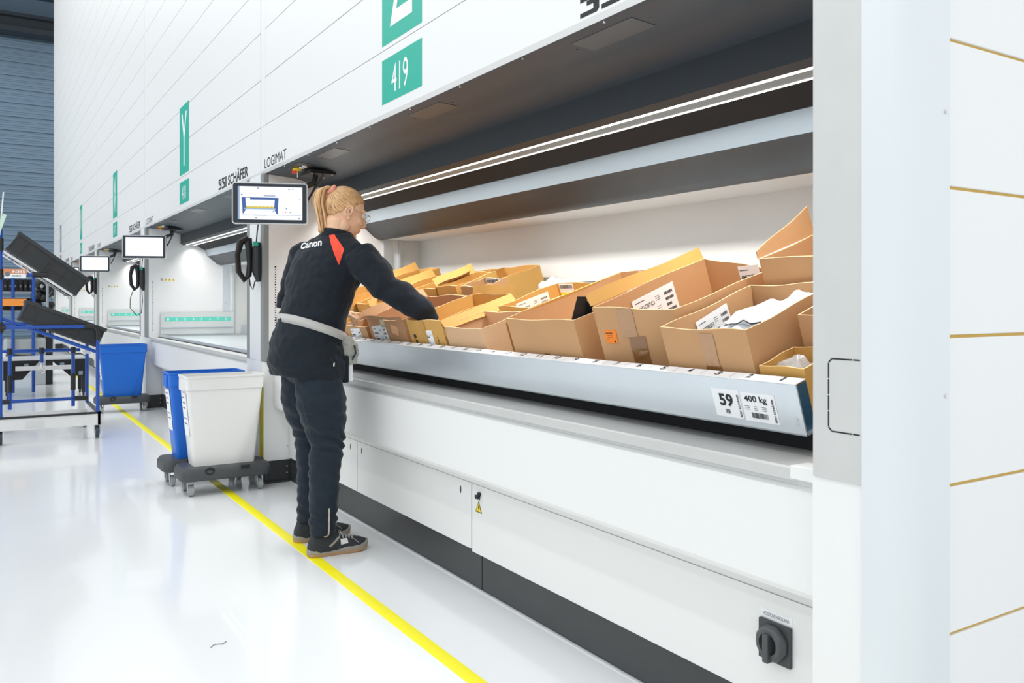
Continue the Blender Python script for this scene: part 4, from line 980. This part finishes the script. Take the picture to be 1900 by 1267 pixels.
hand(b, WRR+Vector((.040, -.004, -.055)), Vector((.42, -.03, -.85)), Vector((.85, -.1, .42)), Vector((.0, 1, .05)), .45)
hand(b, WRL, Vector((.95, -.25, -.10)), Vector((.05, -.25, .95)), Vector((-.3, -.9, .1)), .85)
LEG = {'R': [(1.252, 3.630, .82, .080), (1.268, 3.602, .66, .098), (1.290, 3.592, .50, .067), (1.274, 3.585, .34, .058), (1.266, 3.58, .12, .046), (1.270, 3.58, .07, .038)],
       'L': [(1.250, 3.800, .82, .080), (1.270, 3.835, .66, .096), (1.300, 3.848, .50, .066), (1.305, 3.848, .34, .057), (1.292, 3.835, .12, .046), (1.290, 3.832, .07, .038)]}
b.ell((1.250, 3.715, .86), (.125, .150, .10), n=20, m=12)
for k_, L in LEG.items():
    b.tube([(x, y, z) for x, y, z, r in L], [r*.86 for *_, r in L], 18, round_end=True)
    fy = L[-1][1]; fx = L[-1][0]; b.ell((fx+.05, fy, .050), (.095, .028, .022), n=16, m=8)
person = voxel(b, 'person', SKIN, None, .0032, 5)
tag(person, 'person in dark navy work clothes leaning forward to reach into the cartons, blonde ponytail', 'person')
me = person.data; c0 = Vector((1.30, 3.70, 0)); me.transform(Matrix.Translation(-c0)); person.location = c0
# ---- shirt
def folds(co, n):
    d = .0075*noise.noise(Vector((co.x*7+co.z*9, co.y*7, co.z*13-co.x*6)))+.004*abs(noise.noise(Vector((co.x*14-co.z*10, co.y*12, co.z*20))))+.003*noise.noise(co*34)
    d += .0045*math.sin(co.z*95+co.x*42+3*noise.noise(co*6))*max(0, noise.noise(co*5+Vector((3, 1, 7)))+.15)
    return d
b = MB(); torso(b, 0)
b.skin([b.ring((1.245, 3.715, z), Vector((1, 0, 0)), Vector((0, 1, 0)), a, w_, 28) for z, a, w_ in ((.755, .160, .190), (.79, .168, .194))])
b.ell(SHR+Vector((-.012, .03, -.012)), (.080, .066, .062), n=20, m=12); b.ell(SHL+Vector((0, -.03, -.01)), (.082, .070, .065), n=20, m=12)
b.tube([SHR, SHR.lerp(ELR, .5), ELR, ELR.lerp(WRR, .5), WRR, WRR+Vector((.038, -.005, -.052))], [.076, .077, .068, .060, .050, .043], 20, round_end=False)
b.tube([SHL, SHL.lerp(ELL, .5), ELL, ELL.lerp(WRL, .5), WRL-Vector((.02, 0, 0))], [.068, .058, .052, .048, .042], 20, round_end=False)
b.ell((1.375, 3.655, 1.225), (.105, .10, .095), n=16, m=10)
def fold_shirt(co, n):
    d = folds(co, n); sc = ELR.lerp(SHR, .3)
    if co.z < .83: co.z += .030*max(-.25, min(1, (1.27-co.x)/.17))*min(1, (.83-co.z)/.06)
    t = (co-SHR).dot((WRR-SHR).normalized())
    if co.y < 3.60 and co.x > 1.44: d += .005*math.sin(t*62+co.z*14)*math.exp(-((t-.20)/.10)**2)
    return d
shirt = voxel(b, 'jacket', NAVY, person, .0058, 9, fold_shirt)
# standing collar
b = MB(); rs = []
for i, (z, g) in enumerate(((1.375, .008), (1.41, .002), (1.425, -.001), (1.423, -.007), (1.38, -.006))):
    U, V = yawv(-14); rs.append(b.ring((1.372+(z-1.4)*.25, 3.702, z-.0), (U+Vector((0, 0, -.20))).normalized(), V, .072+g, .068+g, 28))
b.skin(rs, cap=False); col = b.build('collar', NAVY, person, 'all')
# ---- trousers
b = MB(); b.ell((1.246, 3.715, .85), (.138, .160, .12), n=24, m=12)
for k_, L in LEG.items():
    Q = [L[0], L[1], ((L[1][0]+L[2][0])/2, (L[1][1]+L[2][1])/2, .58, .088), L[2], L[3], (L[3][0]-.003, L[3][1], .22, .056), (L[4][0], L[4][1], .115, .058), (L[4][0], L[4][1], .092, .058)]
    b.tube([(x, y, z) for x, y, z, r in Q], [r+g for (*_, r), g in zip(Q, (.016, .012, .008, .009, .010, .006, .0, .0))], 22, round_end=False)
    b.ell((L[2][0]+.022, L[2][1], L[2][2]+.01), (.058, .058, .07), n=14, m=8)
def fold_leg(co, n):
    d = .0025*noise.noise(co*30)+.004*noise.noise(Vector((co.x*10, co.y*10, co.z*30)))
    for zc, am, wd in ((.485, .006, .05), (.60, .0025, .08), (.16, .0045, .045), (.33, .002, .08)): d += am*math.sin(co.z*120+co.x*70+5*noise.noise(co*8))*math.exp(-((co.z-zc)/wd)**2)
    return d
trou = voxel(b, 'trousers', DENIM, person, .0055, 6, fold_leg)
dg = bpy.context.evaluated_depsgraph_get(); dg.update()
def bvh_of(o): v = [p.co+wloc(o) for p in o.data.vertices]; return BVHTree.FromPolygons(v, [p.vertices[:] for p in o.data.polygons])
TSH, TTR = bvh_of(shirt), bvh_of(trou)
VD = Vector((.36, .933, 0)).normalized()      # pattern pieces are pressed onto the cloth from the back right
def press(me, bv, lift=.0015, d=VD):
    for v in me.vertices:
        h = bv.ray_cast(v.co-d*.5, d)
        if h[0] is not None: v.co = h[0]+h[1]*lift
    return me
def subdiv(me, n=2, ngon=True):
    bm = bmesh.new(); bm.from_mesh(me); bmesh.ops.triangulate(bm, faces=bm.faces[:])
    for _ in range(n): bmesh.ops.subdivide_edges(bm, edges=[e for e in bm.edges if e.calc_length() > .006], cuts=1); bmesh.ops.triangulate(bm, faces=bm.faces[:])
    bm.to_mesh(me); bm.free(); return me
RX = Vector((VD.y, -VD.x, 0))
def patch(name, org, pts, m, par, bv, lift=.0018, n=5):
    me = bpy.data.meshes.new(name); bm = bmesh.new(); bm.faces.new([bm.verts.new(Vector(org)+RX*x+Vector((0, 0, z))) for x, z in pts]); bm.to_mesh(me); bm.free()
    return link(name, press(subdiv(me, n), bv, lift), m, par)
ORG = mat('coral_red_cloth', s2l(250, 84, 58), .75, bump=.3, bscale=300)
# raglan insert on the right shoulder
patch('shoulder_insert', at(611, 430, 3.7), [(-.001, -.002), (.017, -.003), (.030, -.030), (.060, -.075), (.067, -.090), (.054, -.128), (.044, -.158), (.026, -.115), (.010, -.065), (.002, -.030)], ORG, shirt, TSH)
tm = text_mesh('Canon', .034, .098, bold=.03, shear=.0)
o_ = at(556, 462, 3.7)
for v in tm.vertices: x, y = v.co.x, v.co.y; v.co = o_+RX*x+Vector((0, 0, y+.12*x))
press(subdiv(tm, 2), TSH, .0022); link('back_lettering', tm, PAPER, shirt)
# belt following the waist, lower at the front
b = MB(); rs = [[], [], [], []]; n = 56
def tor_at(z):
    for p_, q_ in zip(TOR, TOR[1:]):
        if p_[0] <= z <= q_[0]: f = (z-p_[0])/(q_[0]-p_[0]); return [p_[i]+(q_[i]-p_[i])*f for i in range(6)]
for i in range(n):
    a = 2*PI*i/n; zc = .985-.050*math.cos(a)
    for j, (dz, lf) in enumerate(((.019, .000), (.019, .0055), (-.019, .0055), (-.019, .000))):
        _, cx, cy, aa, ww, yw = tor_at(zc+dz*.3); U, V = yawv(yw); rs[j].append(b.v(Vector((cx, cy, zc+dz))+U*(aa+lf+.001)*math.cos(a)+V*(ww+lf+.001)*math.sin(a)))
for p_, q_ in ((0, 1), (1, 2), (2, 3), (3, 0)):
    for i in range(n): b.f((rs[p_][i], rs[p_][(i+1) % n], rs[q_][(i+1) % n], rs[q_][i]))
BELT = mat('grey_webbing', s2l(188, 187, 184), .7, bump=.5, bscale=400)
belt = b.build('belt', BELT, person, 'all')
# grey gloves tucked in the belt, dark holster and card pouch at the front right
g0 = at(648, 646, 3.60)
b = MB(); b.ell(g0+Vector((.0, 0, .0)), (.034, .022, .050), n=16, m=10); b.ell(g0+Vector((.022, -.004, -.012)), (.020, .018, .045), n=12, m=8); b.ell(g0+Vector((-.012, .0, .03)), (.028, .02, .03), n=12, m=8)
for i in range(3): b.tube([g0+Vector((.005+.012*i, -.008, -.02)), g0+Vector((.0+.010*i, -.014, -.065))], [.013, .009], 10, round_end=True)
gl = voxel(b, 'glove', mat('grey_glove_leather', s2l(160, 160, 152), .8, bump=.6, bscale=90), person, .003, 4, lambda c, n_: .004*noise.noise(c*60))
b = MB(); b.tube([g0+Vector((.015, -.024, .015)), g0+Vector((.02, -.026, -.02)), g0+Vector((.005, -.024, -.05))], .004, 8); b.build('glove_strap', BLACK, gl, True)
h0 = at(641, 685, 3.585)
b = MB(); b.obox(h0, (1, -.2, 0), (.2, 1, 0), (0, 0, 1), .014, .008, .060); o = b.build('holster', NAVY, person, bevel=.006)
b = MB(); b.obox(h0+Vector((.028, .01, -.005)), (1, -.2, 0), (.2, 1, 0), (0, 0, 1), .009, .002, .050); b.build('card_pouch', mat('clear_pouch', (.8, .83, .86), .15), person)
b = MB(); b.torus(h0+Vector((.03, -.01, .055)), Vector((1, 0, 0)), Vector((0, 0, 1)), .010, .0022, 14, 6); b.torus(h0+Vector((.045, -.01, .07)), Vector((1, 0, 0)), Vector((0, 0, 1)), .007, .002, 14, 6); b.build('key_ring', CHROME, person, True)
z0_ = at(616, 668, 3.58); patch('pocket_edge', z0_, [(-.012, .012), (-.010, .014), (.012, -.008), (.010, -.010)], mat('seam_shadowless', (.03, .035, .04), .8), shirt, TSH)
patch('zip_pull', z0_+RX*.006+Vector((0, 0, -.01)), [(.0, 0), (.006, .002), (.004, -.016), (-.001, -.014)], PAPER, shirt, TSH)
# ankle zips
ZP = mat('pale_zip', s2l(190, 182, 170), .5)
patch('ankle_zip', at(611, 937, 3.58), [(-.003, 0), (.003, 0), (.002, -.10), (-.006, -.145), (-.014, -.15), (-.004, -.10)], ZP, trou, TTR, .002)
# stitched seam down the outer leg
pts = [at(x, y, 3.58) for x, y in ((548, 718), (562, 748), (573, 785), (577, 810))]
b = MB()
for p_, q_ in zip(pts, pts[1:]):
    for s_ in range(4):
        A_, B_2 = p_.lerp(q_, s_/4), p_.lerp(q_, (s_+1)/4); ha, hb = TTR.ray_cast(A_-VD*.4, VD), TTR.ray_cast(B_2-VD*.4, VD)
        if ha[0] and hb[0] and (ha[0]-hb[0]).length < .03: b.tube([ha[0]-VD*.0005, hb[0]-VD*.0005], .0013, 6)
b.build('leg_seam', mat('seam_thread', (.03, .05, .075), .7), trou)
# ---- shoes
SUEDE = mat('charcoal_suede', (.028, .032, .036), .85, bump=.5, bscale=300); SOLE = mat('grey_sole', s2l(150, 145, 136), .6); GUM = mat('gum_sole', s2l(176, 140, 100), .6)
for lab, ankx, y, hx, tx_, tl_ in (('R', 1.270, 3.575, 1.196, 1.470, .0), ('L', 1.292, 3.83, 1.216, 1.488, .02)):
    L_ = tx_-hx; out = []
    prof = ((0, .012), (.03, .028), (.10, .036), (.28, .036), (.45, .037), (.62, .045), (.78, .049), (.90, .042), (.97, .026), (1.0, .006))
    left = [(hx+f*L_, y+wd*(1.0)) for f, wd in prof]; right = [(hx+f*L_, y-wd*(.92)) for f, wd in prof][::-1]; ol = left+right
    def ringz(b, z, g, lift=0):
        cx_, cy_ = hx+L_*.5, y
        return [b.v((cx_+(px-cx_)*g, cy_+(py-cy_)*(g if g < 1 else g+.02), z+(max(0, (px-hx)/L_-.72)**2*.18*lift))) for px, py in ol]
    b = MB(); b.skin([ringz(b, .001, .97, 1), ringz(b, .004, 1.0, 1), ringz(b, .014, 1.0, 1)]); gum = b.build('shoe_tread', GUM, None, True)
    b2 = MB(); b2.skin([ringz(b2, .0142, 1.0, 1), ringz(b2, .018, 1.012, 1), ringz(b2, .030, 1.012, 1), ringz(b2, .032, .99, 1)])
    b = MB(); rs = []
    for f, hgt, wd in ((.02, .060, .024), (.08, .100, .036), (.20, .118, .040), (.36, .116, .041), (.46, .098, .040), (.58, .078, .043), (.70, .066, .047), (.82, .060, .047), (.91, .054, .040), (.965, .047, .027), (.99, .040, .014)):
        X_ = hx+L_*f; r_ = []
        for i in range(16):
            a = 2*PI*i/16; r_.append(b.v((X_, y+.002+wd*math.cos(a), .032+max(-.012, (hgt-.032)*math.sin(a)))))
        rs.append(r_)
    b.skin(rs)
    sh = voxel(b, 'shoe', SUEDE, person, .004, 3, lambda c, n_: .0012*noise.noise(c*70))
    me = gum.data; me.transform(Matrix.Translation(gum.location-wloc(sh))); gum.location = (0, 0, 0); gum.parent = sh
    b2.build('shoe_sole', SOLE, sh, True)
    TS = bvh_of(sh); b = MB()
    def on(x, yy): h = TS.ray_cast(Vector((x, yy, .3)), Vector((0, 0, -1))); return (h[0] if h[0] else Vector((x, yy, .07)))+Vector((0, 0, .002))
    for i in range(5):
        x_ = hx+L_*(.50+.052*i); b.tube([on(x_, y-.024), on(x_+.004, y), on(x_, y+.024)], .0024, 6); b.tube([on(x_, y-.024), on(x_+.012, y), on(x_+.018, y+.024)], .0022, 6)
    b.tube([on(hx+L_*.50, y), on(hx+L_*.50, y)+Vector((0, -.02, .012)), on(hx+L_*.56, y-.03)], .0022, 6)
    b.build('shoelace', mat('grey_lace', s2l(170, 172, 172), .8), sh, True)
    def side(name, pts, m):
        me = bpy.data.meshes.new(name); bm = bmesh.new(); bm.faces.new([bm.verts.new(Vector((px, y-.2, pz))) for px, pz in pts]); bm.to_mesh(me); bm.free()
        me = subdiv(me, 3)
        for v in me.vertices:
            h = TS.ray_cast(Vector((v.co.x, y-.2, v.co.z)), Vector((0, 1, 0)))
            if h[0] is not None: v.co = h[0]+Vector((0, -.0014, 0))
            else: v.co.y = y-.03
        link(name, me, m, sh)
    side('shoe_stripe', [(hx+L_*.30, .046), (hx+L_*.33, .040), (hx+L_*.50, .074), (hx+L_*.49, .082), (hx+L_*.44, .074)], SOLE)
    side('shoe_badge', [(hx+L_*.50, .044), (hx+L_*.62, .047), (hx+L_*.62, .066), (hx+L_*.50, .068)], mat('badge_white', (.7, .7, .68), .5))
    side('shoe_seam', [(hx+L_*.72, .060), (hx+L_*.735, .060), (hx+L_*.80, .044), (hx+L_*.79, .042)], SOLE)
# ---- hair, ponytail, tie
HAIR = bpy.data.materials.new('blonde_hair'); HAIR.use_nodes = True; nt = HAIR.node_tree; bs = nt.nodes['Principled BSDF']; bs.inputs['Roughness'].default_value = .42
tc = nt.nodes.new('ShaderNodeTexCoord'); mp = nt.nodes.new('ShaderNodeMapping'); at_ = nt.nodes.new('ShaderNodeAttribute'); at_.attribute_name = 'strand'
nz = nt.nodes.new('ShaderNodeTexNoise'); nz.inputs['Scale'].default_value = 1.0; nz.inputs['Detail'].default_value = 3
mp.inputs['Scale'].default_value = (30, 2.4, 1); nt.links.new(at_.outputs['Vector'], mp.inputs['Vector']); nt.links.new(mp.outputs[0], nz.inputs['Vector'])
rp = nt.nodes.new('ShaderNodeValToRGB'); rp.color_ramp.elements[0].position = .30; rp.color_ramp.elements[0].color = (*s2l(122, 86, 50), 1); rp.color_ramp.elements[1].position = .68; rp.color_ramp.elements[1].color = (*s2l(242, 202, 156), 1)
e_ = rp.color_ramp.elements.new(.48); e_.color = (*s2l(208, 162, 112), 1)
nt.links.new(nz.outputs['Fac'], rp.inputs[0]); nt.links.new(rp.outputs[0], bs.inputs['Base Color'])
bp = nt.nodes.new('ShaderNodeBump'); bp.inputs['Strength'].default_value = .7; bp.inputs['Distance'].default_value = .003; nt.links.new(nz.outputs['Fac'], bp.inputs['Height']); nt.links.new(bp.outputs[0], bs.inputs['Normal'])
def strand_attr(me, fn):
    a = me.attributes.new('strand', 'FLOAT_VECTOR', 'POINT')
    for i, v in enumerate(me.vertices): a.data[i].vector = fn(v.co)
TIE = hp(-.088, 0, .074)    # where the ponytail is tied
b = MB(); NU, NV = 72, 40; grid = {}
axis = (TIE-hp(-.010, 0, .028)).normalized(); ca_ = hp(-.010, 0, .028)
E1 = axis.cross(HS).normalized(); E2 = HS
for j in range(NV+1):
    ph = PI*.86*j/NV
    for i in range(NU):
        th = 2*PI*i/NU; d = axis*math.cos(ph)+(E1*math.cos(th)+E2*math.sin(th))*math.sin(ph)
        lf, ls, lu = d.dot(HFw), d.dot(HS), d.dot(HU)
        r_ = 1/math.sqrt((lf/.098)**2+(ls/.078)**2+(lu/.092)**2)
        if lu < 0 and lf < .2: r_ *= 1+.02*min(1, -lu*2)
        gro = .0018*math.sin(th*34+2*math.sin(ph*3))*math.sin(ph)
        grid[i, j] = (ca_+d*(r_+gro), d, th, ph)
def hairy(d):
    f, s_, u = d.dot(HFw), abs(d.dot(HS)), d.dot(HU)
    line = -.72 if f < -.55 else (-.72+(f+.55)*1.3 if f < -.12 else (-.16+(f+.12)*.62 if f < .25 else .07+(f-.25)*.62))
    if .06 < f < .34 and s_ > .7: line -= .26*(1-abs(f-.20)/.14)
    return u > line
vs = {}; st = []
for j in range(NV):
    for i in range(NU):
        q = [(i, j), ((i+1) % NU, j), ((i+1) % NU, j+1), (i, j+1)]
        if all(hairy(grid[k_][1]) for k_ in q):
            for k_ in q:
                if k_ not in vs: vs[k_] = b.v(grid[k_][0])
            b.f([vs[k_] for k_ in q])
order = list(vs.keys())
hair = b.build('hair', HAIR, person, 'all')
off = wloc(hair)
def cap_attr(co):
    p_ = co+off-ca_; d = p_.normalized(); x, y = d.dot(E1), d.dot(E2); return (abs(math.atan2(y, x))/PI*2.2, math.acos(max(-1, min(1, d.dot(axis)))), 0)
strand_attr(hair.data, cap_attr)
md = hair.modifiers.new('s', 'SOLIDIFY'); md.thickness = .006; md.offset = -1
b = MB(); r = random.Random(3); rec = []
cen = [TIE+Vector((.002, 0, .0)), TIE+Vector((-.022, 0, .014)), TIE+Vector((-.050, 0, .000)), TIE+Vector((-.060, 0, -.05)), TIE+Vector((-.050, 0, -.10)), TIE+Vector((-.042, 0, -.150)), TIE+Vector((-.040, 0, -.185)), TIE+Vector((-.036, 0, -.197))]
spr = [.006, .014, .020, .024, .023, .021, .019, .010]
V0 = []
for q in range(46):
    ax_, ay_ = r.uniform(-1, 1), r.uniform(-1, 1)
    while ax_*ax_+ay_*ay_ > 1: ax_, ay_ = r.uniform(-1, 1), r.uniform(-1, 1)
    L_ = 8 if r.random() < .6 else 7
    pts = [cen[i]+Vector((ax_*spr[i]*(1.0 if i > 1 else .8)+.003*math.sin(i*1.3+q), ay_*spr[i]*.85, .3*ax_*spr[i] if i < 3 else 0)) for i in range(L_)]
    fine = []
    for i in range(len(pts)-1):
        for s_ in range(3):
            t_ = s_/3; p0, p1, p2, p3 = pts[max(i-1, 0)], pts[i], pts[i+1], pts[min(i+2, len(pts)-1)]
            fine.append(.5*((2*p1)+(p2-p0)*t_+(2*p0-5*p1+4*p2-p3)*t_*t_+(3*p1-p0-3*p2+p3)*t_**3))
    fine.append(pts[-1]); m_ = len(fine); n0 = len(b.bm.verts)
    b.tube(fine, [.0062*(1-.75*(i/m_)**4) if i > 1 else .005 for i in range(m_)], 7, .7)
    for i in range(len(b.bm.verts)-n0): rec.append((q*.37+((i % 7)/7)*.08, (i//7)*.02, 0))
pt_ = b.build('ponytail', HAIR, hair, 'all', fix=False)
a = pt_.data.attributes.new('strand', 'FLOAT_VECTOR', 'POINT')
for i, v_ in enumerate(rec): a.data[i].vector = v_
b = MB(); b.torus(TIE+Vector((-.004, 0, .004)), axis.cross(HS).normalized(), HS, .019, .0105, 28, 10)
sc_ = b.build('hair_tie', mat('coral_white_scrunchie', s2l(240, 150, 128), .8, var=.5, vscale=160), hair, 'all')
for v in sc_.data.vertices: v.co += (v.co-(TIE-wloc(sc_)))*.18*noise.noise(v.co*130)
# ---- eyes, brows, glasses
for s in (-1, 1):
    b = MB(); he(b, (.079, s*.030, .012), (.0115, .012, .0115), 16, 10); ey = b.build('eye', mat('eye_white', (.75, .72, .68), .2), person, 'all')
    b = MB(); b.ell(hp(.0885, s*.030, .009), (.0025, .0055, .0055), HFw, HS, HU, 12, 6); b.build('iris', mat('iris_dark', (.03, .05, .06), .2), ey, 'all')
    b = MB(); b.tube([hp(.083, s*.016, .034), hp(.084, s*.028, .038), hp(.074, s*.044, .034)], [.003, .0035, .002], 8); b.build('eyebrow', mat('brow_hair', s2l(150, 112, 75), .8), person, 'all')
    b = MB(); b.tube([hp(.089, s*.019, .016), hp(.091, s*.030, .019), hp(.083, s*.042, .014)], .0014, 6); b.build('eyelash', BLACK, person)
gl_ = None
b = MB(); GM = mat('thin_spectacle_metal', (.35, .33, .30), .3, .8)
for s in (-1, 1):
    b.torus(hp(.104, s*.032, .006), HS, HU, .024, .0011, 28, 6, .68)
    b.tube([hp(.100, s*.055, .012), hp(.085, s*.068, .013), hp(.03, s*.077, .010), hp(-.008, s*.080, .012)], .0012, 6)
b.tube([hp(.106, -.010, .010), hp(.110, 0, .013), hp(.106, .010, .010)], .0011, 6)
gl_ = b.build('eyeglasses', GM, person, 'all')
b = MB()
for s in (-1, 1): b.skin([b.ring(hp(.104-.0006*q, s*.032, .006), HS, HU, .0235, .016, 24) for q in (0, 1)])
b.build('spectacle_lens', mat('lens_glass', (.95, .97, 1), .03, trans=.0, alpha=.07, coat=.3), gl_)
b = MB(); b.ell(hp(.087, 0, -.0588), (.0075, .018, .0016), HFw, HS, HU, 12, 6); b.build('lips', mat('lip_skin', s2l(196, 120, 105), .5), person, 'all')
b = MB()
b.ell(hp(-.010, -.0805, -.003), (.005, .002, .010), HFw, HS, HU, 10, 6); b.build('ear_hollow_shade', mat('ear_shade_skin', s2l(190, 125, 100), .6), person, 'all')  # darker oval paints the shade of the ear's hollow
# ---- loose repeats become parts of their own
def separate(o):
    me = o.data; n = len(me.vertices); par = list(range(n))
    def find(a):
        while par[a] != a: par[a] = par[par[a]]; a = par[a]
        return a
    for e in me.edges: a, c = find(e.vertices[0]), find(e.vertices[1]); par[a] = c
    groups = {}
    for i in range(n): groups.setdefault(find(i), []).append(i)
    if len(groups) < 2: return
    for gi, ids in enumerate(groups.values()):
        bm = bmesh.new(); bm.from_mesh(me); bm.verts.ensure_lookup_table(); keep = set(ids)
        bmesh.ops.delete(bm, geom=[v for v in bm.verts if v.index not in keep], context='VERTS')
        m2 = bpy.data.meshes.new(me.name); bm.to_mesh(m2); bm.free()
        for mt in me.materials: m2.materials.append(mt)
        c = o.copy(); c.data = m2; COL.objects.link(c); c.parent = o.parent
        for ch in (list(o.children) if gi == 0 else []): ch.parent = c
    nm = o.name; bpy.data.objects.remove(o)
LOOSE = ('access_plate', 'canopy_screw', 'push_button', 'tube_clamp', 'bolt', 'screw', 'column_screw', 'lane_roller', 'light_fitting', 'rivet', 'panel_badge', 'white_tag', 'grip', 'foot_plinth', 'location_tag')
for o in [x for x in bpy.data.objects if x.type == 'MESH' and x.name.split('.')[0] in LOOSE]: separate(o)
bpy.context.view_layer.update()
